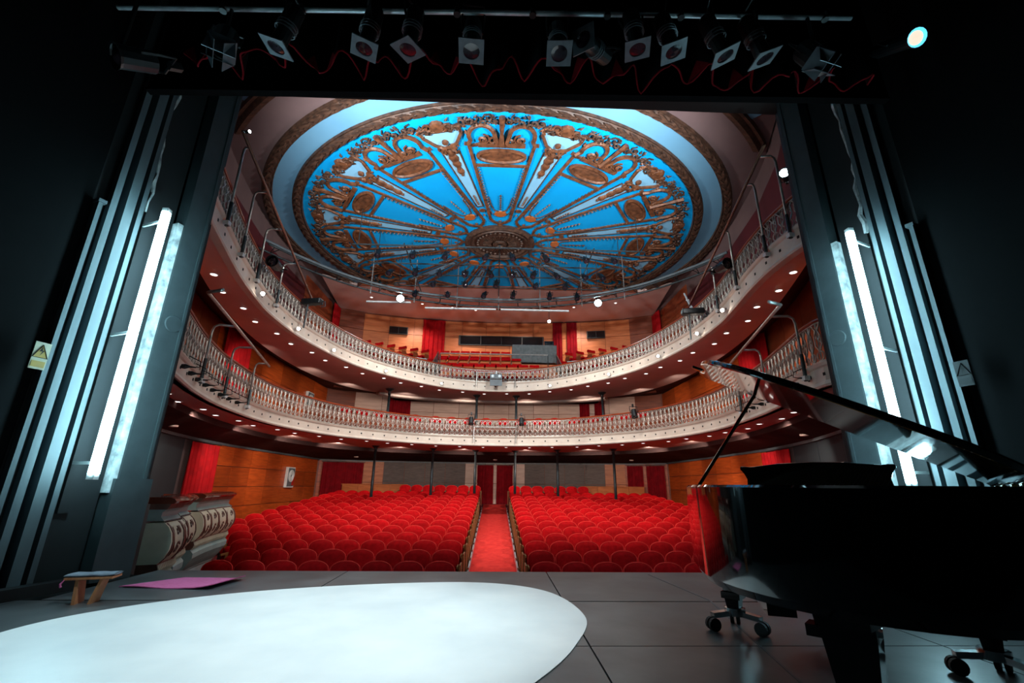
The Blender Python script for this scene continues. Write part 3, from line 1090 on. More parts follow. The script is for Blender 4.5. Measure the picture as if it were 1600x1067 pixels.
# control booth window and its surround
bw = struct('window_1', (0.2, 24.0, 8.7), label='long dark control booth window in the gallery back wall')
MB().box((0.2, 24.02, 8.70), (4.75, 0.10, 0.56)).build('window_frame', 'seat_dark', bw)
for i in range(4):
    MB().box((0.2 - 1.72 + 1.15 * i, 23.96, 8.70), (1.11, 0.02, 0.46)).build('pane', 'glass_dark', bw)
for i, (x, lb) in enumerate(((-5.4, 2), (5.4, 3))):
    w2 = struct('window_%d' % lb, (x, 23.45, 9.0), label='small dark window high in the gallery back wall')
    a = atan2(-0.5, 2.9) * (1 if x > 0 else -1)
    MB().box((0, 0, 0), (0.98, 0.10, 0.42), a).build('window_frame', 'seat_dark', w2, world=False)
    for k in (-1, 1):
        MB().box((k * 0.24 * cos(a), k * 0.24 * sin(a) - 0.055, 0), (0.44, 0.02, 0.34), a).build('pane', 'glass_dark', w2, world=False)

# mixing desk under a grey cloth
dk = empty('mixing_desk', (1.9, 22.5, 6.95))
MB().box((1.9, 22.55, 7.45), (2.2, 0.7, 0.9)).build('desk_body', 'plastic_grey', dk)
rows = []
for iz in range(5):
    t = iz / 4
    lp = []
    for k in range(96):
        a = 2 * pi * k / 96
        cx, cy = cos(a), sin(a)
        m_ = max(abs(cx) / 1.14, abs(cy) / 0.40)
        w = 1 + (1 - t) * 0.025 * sin(k * 1.3) + 0.02 * (1 - t)
        lp.append(Vector((1.9 + cx / m_ * w, 22.55 + cy / m_ * w, 6.98 + 0.95 * t)))
    rows.append(lp)
cm = MB().grid(rows, False, True)
cm.f.append(tuple(range(4 * 96, 5 * 96)))
cm.build('dust_cloth', 'cloth_grey', dk)
tag(dk, 'mixing desk under a hanging grey dust cloth in the gallery', 'desk')
lp_ = empty('monitor_screen', (2.7, 22.5, 7.96))
MB().box((2.7, 22.55, 8.12), (0.5, 0.05, 0.30)).build('screen', 'glass_dark', lp_)
MB().box((2.7, 22.58, 7.965), (0.2, 0.2, 0.05)).build('stand', 'lamp_black', lp_)
tag(lp_, 'dark monitor standing on the grey clothed mixing desk', 'monitor')

# ------------------------------------------------------------------ curtains of the auditorium
def wall_curtain(y0, y1, side, z0, z1, folds, material, label, group=None, off=0.18):
    cv, f = (CL, ly) if side < 0 else (CR, ry)
    a, b = f(y0), f(y1)
    a, b = min(a, b), max(a, b)
    p, q = cv.at(a, off), cv.at(b, off)
    return curtain('red_curtain', p, q, z0, z1, folds, 0.085, material, label, group=group)


wall_curtain(12.1, 13.8, -1, -0.9, 2.02, 8, 'curtain_red', 'bright red curtain beside the grey panel behind the left box')
wall_curtain(12.0, 13.7, 1, -0.9, 2.02, 8, 'curtain_red', 'bright red curtain seen beyond the piano at stalls level')
wall_curtain(12.8, 14.6, -1, 2.95, 5.42, 8, 'curtain_red', 'red curtain on the left wall of the lower balcony')
wall_curtain(12.3, 14.3, 1, 2.95, 5.42, 8, 'curtain_red', 'red curtain on the right wall of the lower balcony')
wall_curtain(21.3, 22.3, -1, 6.0, 9.7, 5, 'curtain_red', 'red curtain in the left corner of the gallery')
wall_curtain(21.3, 22.3, 1, 6.0, 9.7, 5, 'curtain_red', 'red curtain in the right corner of the gallery')


def back_curtain(x0, x1, z0, z1, folds, material, label, group=None, off=0.16):
    def at(x):
        best = min(range(401), key=lambda i: abs(CB.at(CB.L * i / 400).x - x))
        return CB.at(CB.L * best / 400, off)
    return curtain('red_curtain', at(x0), at(x1), z0, z1, folds, 0.05, material, label, group=group)


back_curtain(-0.90, -0.10, 0.05, 2.0, 5, 'curtain_dark', 'left half of the dark red door curtain at the aisle end')
back_curtain(0.10, 0.90, 0.05, 2.0, 5, 'curtain_dark', 'right half of the dark red door curtain at the aisle end')
back_curtain(-8.2, -6.5, -0.1, 2.0, 9, 'curtain_dark', 'wide dark red curtain in the back left corner of the stalls')
back_curtain(6.6, 7.35, -0.1, 2.0, 5, 'curtain_dark', 'inner dark red curtain in the back right corner of the stalls')
back_curtain(7.5, 8.25, -0.1, 2.0, 5, 'curtain_dark', 'outer dark red curtain in the back right corner of the stalls')
back_curtain(-5.6, -4.5, 2.95, 5.35, 5, 'curtain_dark', 'dark red curtain behind the lower balcony column, left')
back_curtain(4.4, 4.95, 2.95, 5.35, 3, 'curtain_dark', 'narrow dark red curtain at lower balcony back, inner right')
back_curtain(5.2, 5.7, 2.95, 5.35, 3, 'curtain_dark', 'narrow dark red curtain at lower balcony back, outer right')
back_curtain(-4.15, -2.95, 7.5, 9.78, 5, 'curtain_red', 'bright red curtain left of the booth window in the gallery')
back_curtain(3.1, 3.62, 7.4, 9.78, 3, 'curtain_dark', 'crimson curtain right of the grey desk, inner half')
back_curtain(3.85, 4.4, 7.4, 9.78, 3, 'curtain_dark', 'crimson curtain right of the grey desk, outer half')

# low wooden partitions behind the last rows
for sx, wd in ((-1, 'left'), (1, 'right')):
    r = empty('wood_partition', (sx * 5.7, 22.75, aud_z(22.7)))
    for k in range(4):
        MB().box((sx * (4.58 + 0.76 * k), 22.75, (aud_z(22.75) + 0.98) / 2 + 0.02), (0.748, 0.05, 0.98 - aud_z(22.75))).build('panel', 'wood_light', r)
    MB().box((sx * 5.72, 22.75, 1.01), (3.1, 0.10, 0.03)).build('cap_rail', 'wood_light', r)
    tag(r, 'low light wood partition behind the %s end of the stalls' % wd, 'partition')


# fire hose cabinets
def hose(side, y, z, label):
    cv, f = (CL, ly) if side < 0 else (CR, ry)
    s = f(y)
    p = cv.at(s, 0.10, z)
    a = cv.ang(s)
    r = empty('fire_hose_cabinet', p, a)
    MB().box((0, 0, 0), (0.66, 0.10, 0.78)).build('frame', 'plastic_white', r, world=False)
    MB().box((0, -0.052, 0), (0.58, 0.01, 0.70)).build('back_plate', 'plastic_grey', r, world=False)
    mb = MB()
    for k in range(4):
        rr = 0.22 - 0.045 * k
        mb.tube([(-0.04 + rr * cos(t * pi / 9), -0.075, 0.05 + rr * sin(t * pi / 9)) for t in range(18)], 0.022, 5, True)
    mb.build('hose_reel', 'plastic_white', r, world=False)
    MB().box((0.19, -0.066, -0.14), (0.16, 0.02, 0.34)).build('red_notice', 'red_gloss', r, world=False)
    tag(r, label, 'fire hose')


hose(-1, 19.4, 1.25, 'white framed fire hose reel on the left stalls wall')
hose(-1, 20.2, 4.5, 'white framed fire hose reel on the left lower balcony wall')
# ------------------------------------------------------------------ painted ceiling
cl = struct('ceiling', (0, 15.5, 10.0), label='painted blue ceiling disc with gilded plaster ornament')
cl.scale = (1.09, 1, 1)
gp = struct('ceiling_surround', label='mauve plaster ceiling around the painted disc')
MB().prism([(-5.4, 6.25), (5.4, 6.25), (6.6, 8.0), (7.75, 11), (8.35, 14), (8.5, 18), (8.5, 22.4), (6.9, 23.3), (0, 24.3), (-6.9, 23.3), (-8.5, 22.4), (-8.5, 18), (-8.35, 14), (-7.75, 11), (-6.6, 8.0)],
           10.02, 10.15).build('plaster', 'ceil_mauve', gp)


def annulus(r0, r1, z0, z1, n=96, prof=None):
    mb = MB()
    prof = prof or [(r0, z1), (r0, z0), (r1, z0), (r1, z1)]
    rows = [[Vector((r * sin(2 * pi * k / n), -r * cos(2 * pi * k / n), z)) for r, z in prof] for k in range(n)]
    return mb.grid(rows, True, True)


disc = MB()
n = 96
rows = [[Vector((r * sin(2 * pi * k / n), -r * cos(2 * pi * k / n), 0)) for r in (0.3, 2, 4, 6.6)] for k in range(n)]
disc.grid(rows, True, False)
annulus(0.3, 6.6, 0.0, 0.02).build('blue_field', 'ceil_blue', cl, world=False)
annulus(6.75, 7.35, -0.012, 0.02).build('pale_band', 'ceil_ring_blue', cl, world=False)


def moulding(r0, r1, d, lumps, name, mt):
    mb = annulus(r0, r1, 0, 0, 144, [(r0, 0.0), (r0 + 0.02, -d * 0.6), (r0 + 0.07, -d * 0.45), ((r0 + r1) / 2, -d), (r1 - 0.07, -d * 0.45), (r1 - 0.02, -d * 0.6), (r1, 0.0)])
    rc = (r0 + r1) / 2
    for k in range(lumps):
        a = 2 * pi * k / lumps
        c, s = cos(a), sin(a)
        for sg in (-1, 1):
            pts = []
            for t in range(4):
                da = (t - 1.5) * 2 * pi / lumps * 0.42
                rr = rc + sg * (0.10 - 0.045 * t) * (r1 - r0) / 0.32
                pts.append((rr * sin(a + da), -rr * cos(a + da), -d * 0.95))
            mb.tube(pts, [0.012, 0.05, 0.045, 0.012], 4)
    return mb.build(name, mt, cl, world=False)


moulding(6.48, 6.80, 0.14, 110, 'leaf_moulding', 'gilt_dark')
moulding(7.32, 7.62, 0.12, 120, 'leaf_moulding', 'gilt_dark')
# outermost arc nearest the stage
mb = MB()
rows = []
for k in range(61):
    a = radians(-50 + 100 * k / 60)
    rows.append([Vector((r * sin(a), -r * cos(a), z)) for r, z in ((8.35, 0.03), (8.38, -0.08), (8.5, -0.14), (8.6, -0.06), (8.68, -0.1), (8.72, 0.03))])
mb.grid(rows, False, True)
mb.build('outer_arc', 'gilt_dark', cl, world=False)
mb = MB()
rows = []
for k in range(31):
    a = radians(-42 + 84 * k / 30)
    rows.append([Vector((r * sin(a), -r * cos(a), z)) for r, z in ((8.72, -0.02), (9.3, -0.02), (9.3, 0.02), (8.72, 0.02))])
mb.grid(rows, False, True)
mb.build('blue_spandrel', 'ceil_ring_blue', cl, world=False)


def P3(s, r, z=-0.03):
    return Vector((s, -r, z))


def spiral(mb, cx, cr, R, turns, sgn, a0, rad, z=-0.045, n=14):
    pts, rs = [], []
    for k in range(n):
        t = k / (n - 1)
        a = a0 + sgn * turns * 2 * pi * t
        q = R * (1 - 0.85 * t)
        pts.append(P3(cx + q * cos(a), cr + q * sin(a), z - 0.04 * t))
        rs.append(rad * (0.7 + 0.8 * t))
    mb.tube(pts, rs, 4)


def leaf(mb, cx, cr, ang, ln, w, z=-0.05):
    c, s = cos(ang), sin(ang)
    vs = [P3(cx, cr, z + 0.03), P3(cx + c * ln * 0.45 - s * w, cr + s * ln * 0.45 + c * w, z), P3(cx + c * ln, cr + s * ln, z + 0.02),
          P3(cx + c * ln * 0.45 + s * w, cr + s * ln * 0.45 - c * w, z), P3(cx + c * ln * 0.5, cr + s * ln * 0.5, z - 0.05)]
    mb.add(vs, [(0, 1, 4), (1, 2, 4), (2, 3, 4), (3, 0, 4), (0, 3, 2, 1)])


def mesh_of(mb, name, mt):
    me = bpy.data.meshes.new(name)
    me.from_pydata([tuple(p) for p in mb.v], [], mb.f)
    me.materials.append(M[mt])
    return me


def flatbar(mb, a, b, w, z0=-0.045):
    d = Vector((b[0] - a[0], b[1] - a[1]))
    L = d.length
    nx, ny = -d.y / L * w / 2, d.x / L * w / 2
    q = [(a[0] + nx, a[1] + ny), (b[0] + nx, b[1] + ny), (b[0] - nx, b[1] - ny), (a[0] - nx, a[1] - ny)]
    mb.prism([(x, -y) for x, y in q], z0, 0.0)


orn = []
fr = MB()
for s in (-1, 1):
    flatbar(fr, (s * 0.30, 1.55), (s * 0.84, 5.28), 0.085)
    flatbar(fr, (s * 0.30, 1.58), (s * 0.16, 1.40), 0.09)
    flatbar(fr, (s * 0.16, 1.42), (0, 1.30), 0.09)
    flatbar(fr, (s * 0.80, 5.28), (s * 0.95, 5.28), 0.10)
    for k in range(16):
        r = 2.4 + 0.13 * k
        w = 0.30 + (0.84 - 0.30) * (r - 1.55) / 3.73
        leaf(fr, s * (w - 0.05), r, pi / 2 + s * 0.5, 0.11, 0.025)
flatbar(fr, (-0.72, 4.42), (0.72, 4.42), 0.09)
flatbar(fr, (-0.6, 5.26), (0.6, 5.26), 0.13, -0.06)
flatbar(fr, (-0.85, 5.20), (-0.6, 5.26), 0.08)
leaf(fr, 0, 1.05, pi / 2, 0.3, 0.1)
orn.append(('panel_frame', fr, 'gilt', 0))
ct = MB()
el = [P3(0.62 * cos(2 * pi * k / 24), 4.84 + 0.25 * sin(2 * pi * k / 24), -0.05) for k in range(24)]
ct.tube(el, 0.05, 5, True)
ct.prism([(0.6 * cos(2 * pi * k / 24), -4.84 - 0.23 * sin(2 * pi * k / 24)) for k in range(24)], -0.035, 0.0)
orn.append(('cartouche', ct, 'gilt', 0))
hs = MB()
for s in (-1, 1):
    arc = []
    for k in range(13):
        a = pi * (-0.15 + 1.15 * k / 12)
        arc.append(P3(s * (0.50 + 0.32 * cos(a)), 5.62 + 0.38 * sin(a), -0.05))
    hs.tube([P3(s * 0.84, 5.28, -0.05)] + arc + [P3(s * 0.12, 5.36, -0.05)], 0.06, 5)
    spiral(hs, s * 0.46, 5.50, 0.17, 1.6, s, pi / 2, 0.035)
    spiral(hs, s * 0.22, 5.46, 0.14, 1.2, -s, 0, 0.03)
hs.tube([P3(0, 5.3, -0.06), P3(0, 5.7, -0.07), P3(0, 6.3, -0.06)], [0.09, 0.05, 0.08], 5)
orn.append(('horseshoe_scrolls', hs, 'gilt', 0))
lv = MB()
rnd = random.Random(3)
for s in (-1, 1):
    for k in range(8):
        cx = s * (0.18 + 0.155 * k)
        cr = 6.16 + 0.10 * sin(k * 1.7) - 0.015 * k * k * 0.35
        spiral(lv, cx, cr, 0.12 + 0.02 * (k % 3), 1.2, s if k % 2 else -s, rnd.uniform(0, 6), 0.028, n=9)
    for k in range(15):
        t = rnd.random()
        leaf(lv, s * (0.05 + 1.35 * t), 6.22 + rnd.uniform(-0.22, 0.16) - 0.22 * t * t, rnd.uniform(0, 2 * pi), rnd.uniform(0.12, 0.22), rnd.uniform(0.022, 0.042))
orn.append(('leaf_scrollwork', lv, 'gilt_dark', 0))
md = MB()
md.prism([(0.19 * cos(2 * pi * k / 20), -1.95 - 0.15 * sin(2 * pi * k / 20)) for k in range(20)], -0.05, 0.0)
orn.append(('medallion', md, 'gilt_bright', 0))
mw_ = MB()
for s in (-1, 1):
    mw_.tube([P3(s * 0.05, 2.1), P3(s * 0.18, 2.15), P3(s * 0.28, 2.45), P3(s * 0.36, 2.9)], 0.018, 4)
    mw_.tube([P3(s * 0.2, 1.9), P3(s * 0.3, 2.05), P3(s * 0.34, 2.3)], 0.014, 4)
for k in range(7):
    leaf(mw_, 0, 2.2 + 0.12 * k, pi / 2, 0.13, 0.035)
mw_.lathe([(0.06, -0.06), (0.03, -0.09), (0.001, -0.095)], 8, Matrix.Translation((0, -1.55, 0)))
orn.append(('medallion_sprays', mw_, 'gilt', 0))
rb = MB()
rb.prism([(-0.085, -2.45), (0.085, -2.45), (0.22, -5.1), (-0.22, -5.1)][::-1], -0.015, 0.0)
cr_ = [(-0.28, 5.42), (-0.5, 5.75), (-0.52, 6.0), (-0.3, 6.05), (-0.15, 5.92), (0.15, 5.92), (0.3, 6.05), (0.52, 6.0), (0.5, 5.75), (0.28, 5.42), (0.1, 5.3), (-0.1, 5.3)]
rb.prism([(x, -y) for x, y in cr_], -0.015, 0.0)
orn.append(('ray_panel', rb, 'ceil_pale', 15))
rf = MB()
for s in (-1, 1):
    flatbar(rf, (s * 0.095, 2.42), (s * 0.235, 5.12), 0.035, -0.03)
flatbar(rf, (-0.1, 2.43), (0.1, 2.43), 0.035, -0.03)
orn.append(('ray_edging', rf, 'gilt_dark', 15))
rp = MB()
for r, w in ((5.05, 0.13), (4.85, 0.16), (4.6, 0.14), (4.42, 0.08), (4.28, 0.12), (4.12, 0.05)):
    rp.lathe([(w, -0.01), (w * 0.8, -0.06), (w * 0.3, -0.085), (0.001, -0.09)], 8, Matrix.Translation((0, -r, 0)) @ Matrix.Diagonal((0.9, 1.25, 1, 1)))
for k in range(6):
    leaf(rp, 0, 2.55 + 0.09 * k, pi / 2, 0.1, 0.035)
for s in (-1, 1):
    spiral(rp, s * 0.17, 5.3, 0.13, 1.3, s, 0, 0.035)
    spiral(rp, s * 0.14, 5.14, 0.10, 1.2, -s, 0, 0.03)
rp.lathe([(0.09, -0.02), (0.07, -0.09), (0.001, -0.11)], 8, Matrix.Translation((0, -5.5, 0)))
orn.append(('ray_pendant', rp, 'gilt', 15))
cf = MB()
cf.tube([P3(x, y, -0.04) for x, y in cr_], 0.05, 5, True)
for s in (-1, 1):
    spiral(cf, s * 0.24, 6.08, 0.13, 1.3, s, pi, 0.035)
    for k in range(4):
        leaf(cf, s * (0.5 + 0.06 * k), 5.9 + 0.07 * sin(k * 2.1), rnd.uniform(0, 6), 0.2, 0.05)
cf.lathe([(0.2, -0.02), (0.16, -0.1), (0.001, -0.12)], 10, Matrix.Translation((0, -6.08, 0)))
orn.append(('crest_frame', cf, 'gilt', 15))
bs = MB()
bs.prism([(0.1 * cos(2 * pi * k / 12), -2.2 - 0.08 * sin(2 * pi * k / 12)) for k in range(12)], -0.04, 0.0)
leaf(bs, 0, 1.9, pi / 2, 0.12, 0.04)
orn.append(('ray_rosette', bs, 'gilt', 15))
for nm, mb_, mt, da in orn:
    me = mesh_of(mb_, nm, mt)
    for k in range(12):
        share(nm, me, cl, (0, 0, -0.001), (0, 0, radians(30 * k + da)))
# central rosette
annulus(0, 0, 0, 0, 48, [(1.22, 0.0), (1.24, -0.10), (1.14, -0.17), (1.02, -0.10), (0.98, -0.16), (0.90, -0.06), (0.30, -0.10), (0.28, 0.0)]).build('rosette', 'gilt_dark', cl, world=False)
rr = MB()
for k in range(36):
    a = 2 * pi * k / 36
    rr.tube([(0.32 * sin(a), -0.32 * cos(a), -0.12), (0.6 * sin(a), -0.6 * cos(a), -0.11)], 0.018, 4)
for k in range(30):
    a = 2 * pi * k / 30
    rr.lathe([(0.06, -0.08), (0.04, -0.13), (0.001, -0.14)], 6, Matrix.Translation((0.78 * sin(a), -0.78 * cos(a), 0)))
rr.build('rosette_ribs', 'gilt_dark', cl, world=False)
annulus(0, 0, 0, 0, 24, [(0.26, -0.04), (0.24, -0.14), (0.14, -0.16), (0.10, -0.05)]).build('rosette_collar', 'gilt_dark', cl, world=False)

# ------------------------------------------------------------------ stalls seats
def seat_meshes():
    def outline(z):
        if z <= 0.73:
            return 0.249 - (0.73 - z) * 0.06
        t = min(1.0, (z - 0.73) / 0.13)
        return 0.249 * (1 - t ** 2.1) ** 0.5 if t < 1 else 0.0
    zs = [0.36, 0.5, 0.62, 0.73, 0.775, 0.81, 0.835, 0.85, 0.858]
    U = [-1, -0.85, -0.5, 0, 0.5, 0.85, 1]
    bk = MB()
    rows = []
    for z in zs:
        w = max(outline(z), 0.06)
        lean = 0.05 + (z - 0.36) * 0.22
        f = [Vector((w * u, lean - 0.055 * (1 - u * u * 0.9) * min(1.0, (0.875 - z) / 0.08), z)) for u in U]
        b = [Vector((w * u, lean + 0.035, z)) for u in U[::-1]]
        rows.append(f + b)
    bk.grid(rows, False, True)
    n = len(U) * 2
    bk.f.append(tuple(range(len(bk.v) - n, len(bk.v))))
    bk.f.append(tuple(reversed(range(n))))
    # edge tube whose lighter red paints in the rim highlight
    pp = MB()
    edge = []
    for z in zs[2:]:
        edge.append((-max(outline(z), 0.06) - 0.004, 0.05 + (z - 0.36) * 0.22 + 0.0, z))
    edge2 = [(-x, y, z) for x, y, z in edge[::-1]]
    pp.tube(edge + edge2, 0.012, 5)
    sh = MB()
    rows = []
    for z in (0.2, 0.4, 0.6, 0.7):
        w = 0.24
        lean = 0.05 + (z - 0.36) * 0.22 + 0.04
        rows.append([Vector((-w, lean, z)), Vector((w, lean, z)), Vector((w, lean + 0.018, z)), Vector((-w, lean + 0.018, z))])
    sh.grid(rows, False, True)
    cu = MB()
    rows = []
    for z, d in ((0.20, 0.05), (0.26, 0.11), (0.42, 0.12), (0.52, 0.10), (0.56, 0.04)):
        w = 0.225 if d > 0.06 else 0.20
        y1 = 0.02 + (z - 0.36) * 0.2
        rows.append([Vector((-w, y1 - d, z)), Vector((0, y1 - d - 0.015, z)), Vector((w, y1 - d, z)), Vector((w, y1, z)), Vector((-w, y1, z))])
    cu.grid(rows, False, True)
    cu.f.append(tuple(range(20, 25)))
    ar = MB()
    ar.box((0, -0.02, 0.60), (0.025, 0.30, 0.035))
    ar.box((0.002, 0.06, 0.44), (0.018, 0.12, 0.30))
    lg = MB()
    lg.box((0, 0.04, 0.16), (0.02, 0.16, 0.32))
    out = []
    for nm, m_, mt, sm in (('backrest', bk, 'velvet', True), ('rim_highlight', pp, 'velvet_highlight', True), ('back_shell', sh, 'seat_wood', False),
                           ('seat_cushion', cu, 'velvet', True), ('armrest', ar, 'seat_wood', False), ('pedestal', lg, 'seat_dark', False)):
        me = mesh_of(m_, nm, mt)
        if sm:
            me.shade_smooth()
        out.append((nm, me))
    return out, (bk, ar, cu)


SEAT, SEATRAW = seat_meshes()


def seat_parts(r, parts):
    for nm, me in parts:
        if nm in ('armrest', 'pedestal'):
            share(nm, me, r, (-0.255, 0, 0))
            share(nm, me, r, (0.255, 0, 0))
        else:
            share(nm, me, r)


left_n = [8, 8, 9, 10] + [12] * 11
right_n = [7, 7, 8, 9, 10, 10, 11, 11] + [12] * 7
far = MB()
far_arm = MB()
PITCHX = 0.537
rowname = ['front row'] + ['%s row' % ordinal(k + 1) for k in range(1, 15)] + ['back row']
for k in range(16):
    y = 8.5 + 0.9 * k
    for side, wd in ((-1, 'left'), (1, 'right')):
        cnt = 7 if k == 15 else (left_n if side < 0 else right_n)[k]
        for i in range(cnt):
            x = side * (0.92 + PITCHX * i)
            z = aud_z(y) + (0.18 if k == 15 else 0.0)
            if k in (13, 14):
                for v_, f_ in ((SEATRAW[0].v, SEATRAW[0].f),):
                    far.add([(p[0] + x, p[1] + y, p[2] + z) for p in v_], f_)
                for ax in (-0.255, 0.255):
                    far_arm.add([(p[0] + x + ax, p[1] + y, p[2] + z) for p in SEATRAW[1].v], SEATRAW[1].f)
                continue
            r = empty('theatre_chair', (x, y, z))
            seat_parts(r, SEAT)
            tag(r, 'red velvet stalls seat, %s, %s from aisle, %s block' % (rowname[k], ordinal(i + 1), wd), 'seat', 'stalls seats, %s block' % wd)
            if i == 0:
                MB().box((-side * 0.305, 0.02, 0.32), (0.03, 0.36, 0.64)).build('end_panel', 'seat_wood', r, world=False)
fo = empty('far_seat_rows', (0, 20.6, aud_z(20.6)))
far.build('backrests', 'velvet', fo, smooth=True)
far_arm.build('armrests', 'seat_wood', fo)
tag(fo, 'two dense rows of red seats just before the back row', 'seats', kind='stuff')

# seats of the lower balcony, only their tops show above the rail
n = 0
s0, s1 = CLO.L / 2 - 5.6, CLO.L / 2 + 5.6
cnt = 18
for i in range(cnt):
    s = s0 + (s1 - s0) * (i + 0.5) / cnt
    p = CLO.at(s, -1.15, 2.92)
    r = empty('balcony_chair', p, CLO.ang(s))
    seat_parts(r, SEAT[:1] + SEAT[3:])
    tag(r, 'red velvet seat behind the lower balcony rail, %s from the left' % ordinal(i + 1), 'seat', 'lower balcony seats')
# ------------------------------------------------------------------ pipes, lamps and lighting gear
def frame_to(d, upv=(0, 0, 1)):
    """matrix whose local -Z looks along d"""
    return Vector(d).to_track_quat('-Z', 'Y').to_matrix().to_4x4()


def boom(pts, feet, cv, zfoot, side, label):
    pts = [Vector(p) for p in pts]
    r = empty('lighting_boom', pts[0])
    MB().tube(pts, 0.028, 8).build('pipe', 'pipe_copper' if pts[-1].z > 5 else 'pipe_steel', r, smooth=True)
    for y in feet:
        s = cv.s_of_y(y) if side < 0 else cv.L - cv.s_of_y(y)
        ft = cv.at(s, 0.10, zfoot)
        # nearest point of the pipe
        best, bd_ = None, 1e9
        for a, b in zip(pts, pts[1:]):
            for k in range(41):
                q = a.lerp(b, k / 40)
                d = (Vector((q.x, q.y)) - Vector((ft.x, ft.y))).length
                if d < bd_:
                    best, bd_ = q, d
        zt = best.z
        path = [ft, Vector((ft.x, ft.y, zt - 0.14)), Vector((ft.x, ft.y, zt - 0.05)).lerp(best, 0.06), Vector((ft.x, ft.y, zt)).lerp(best, 0.25), best]
        MB().tube([ft, (ft.x, ft.y, zfoot + 0.45)], 0.030, 8).build('sleeve', 'pipe_dark', r)
        MB().tube(path, 0.022, 8).build('arm', 'pipe_steel', r, smooth=True)
        MB().box((ft.x, ft.y, zfoot + 0.05), (0.09, 0.09, 0.07)).build('clamp', 'plastic_white', r)
    tag(r, label, 'pipe')


boom([(-4.33, 6.28, 6.62), (-4.82, 9.2, 6.30), (-5.32, 12.2, 5.97)], (6.6, 7.69, 8.83, 10.22), CUP, 5.02, -1, 'copper coloured lamp pipe on goosenecks, upper balcony, left side')
boom([(4.57, 6.28, 6.72), (5.03, 9.0, 6.37), (5.5, 11.9, 6.0)], (6.5, 7.13, 8.5, 9.83), CUP, 5.02, 1, 'copper coloured lamp pipe on goosenecks, upper balcony, right side')
boom([(-4.12, 6.35, 3.76), (-4.4, 6.45, 3.76), (-5.62, 11.0, 3.76)], (7.87, 9.34, 10.69), CLO, 2.66, -1, 'grey steel lamp pipe on goosenecks, lower balcony, left side')
boom([(4.2, 6.35, 3.78), (4.45, 6.45, 3.78), (5.6, 10.6, 3.78)], (6.88, 8.74, 10.3), CLO, 2.66, 1, 'grey steel lamp pipe on goosenecks, lower balcony, right side')


def par_parts():
    can = MB().lathe([(0.03, 0.22), (0.07, 0.20), (0.075, 0.0), (0.085, -0.02), (0.07, -0.015)], 12, caps=False)
    yoke = MB().tube([(-0.09, 0, 0.10), (-0.10, 0, 0.2), (-0.10, 0.0, 0.30), (0.10, 0, 0.30), (0.10, 0, 0.2), (0.09, 0, 0.10)], 0.010, 4)
    yoke.box((0, 0, 0.33), (0.04, 0.05, 0.08))
    return [('can', mesh_of(can, 'can', 'lamp_black')), ('yoke', mesh_of(yoke, 'yoke', 'lamp_black'))]


PAR = par_parts()
lens_m = MB().lathe([(0.07, 0.0), (0.03, -0.02), (0.001, -0.025)], 12, caps=False)
LENS_WARM = mesh_of(lens_m, 'lens', 'lamp_warm')
LENS_COOL = mesh_of(lens_m, 'lens', 'lamp_cool')
LENS_DARK = mesh_of(lens_m, 'lens', 'lens_dark')


def par(name, loc, aim, lens, label, group=None, scale=1.0, cat='spotlight'):
    r = empty(name, loc)
    r.rotation_euler = Vector(aim).to_track_quat('-Z', 'Y').to_euler()
    r.scale = (scale,) * 3
    for nm, me in PAR:
        share(nm, me, r)
    share('lens', lens, r)
    tag(r, label, cat, group)
    return r


# lit lamps clamped to the upper balcony front
fl_y = [(9.15, -1), (11.49, -1), (13.48, -1), (16.07, -1), (18.1, -1), (18.1, 1), (15.9, 1), (13.34, 1), (11.09, 1), (9.4, 1)]
for i, (y, sd) in enumerate(fl_y):
    s = CUP.s_of_y(y) if sd < 0 else CUP.L - CUP.s_of_y(y)
    p = CUP.at(s, 0.16, 4.92)
    par('balcony_spotlight', p, (-p.x * 0.06, -1, -0.45), LENS_WARM, 'small lit spotlight on the upper balcony front, %s from the left' % ordinal(i + 1), 'upper balcony front lamps', 0.6)

# dark profile lamps on the lower balcony front
for i, (x, lb) in enumerate(((-1.0, 'left of the middle'), (1.1, 'right of the middle'), (6.0, 'far right'))):
    s = CLO.L / 2 + x
    p = CLO.at(s, 0.32, 3.32)
    par('rail_spotlight', p, (0, -0.35, -1), LENS_DARK, 'dark unlit lamp hanging on the lower balcony railing, ' + lb, None, 1.3)
# small brackets with horizontal bar at the middle of each balcony front
for cv, z, wd in ((CLO, 3.22, 'lower'), (CUP, 5.58, 'upper')):
    r = empty('front_bar', cv.at(cv.L / 2, 0.14, z - 0.6))
    a, b = cv.at(cv.L / 2 - 0.85, 0.14, z), cv.at(cv.L / 2 + 0.85, 0.14, z)
    MB().tube([a, b], 0.02, 6).build('bar', 'pipe_steel', r)
    for q in (a, b):
        MB().tube([(q.x, q.y, z), (q.x, q.y, z - 0.62)], 0.018, 6).build('bracket', 'pipe_steel', r)
    tag(r, 'short horizontal pipe on brackets at the middle of the %s balcony' % wd, 'pipe')
pj = empty('projector', CUP.at(CUP.L / 2, 0.45, 5.22))
q = pj.location
MB().box((q.x, q.y, q.z + 0.11), (0.50, 0.34, 0.20)).build('body', 'plastic_grey', pj)
for sx in (-0.14, 0.14):
    MB().lathe([(0.06, 0), (0.06, 0.04), (0.045, 0.045)], 12, Matrix.Translation((q.x + sx, q.y - 0.17, q.z + 0.11)) @ Matrix.Rotation(radians(90), 4, 'X')).build('lens_ring', 'aluminium', pj)
MB().tube([(q.x, q.y, q.z + 0.2), (q.x, q.y, q.z + 0.38)], 0.03, 6).build('mount', 'aluminium', pj)
MB().box((q.x, q.y - 0.12, q.z - 0.15), (0.50, 0.03, 0.26)).build('drop_plate', 'plastic_grey', pj)
tag(pj, 'grey twin lens projector at the middle of the upper balcony', 'projector')

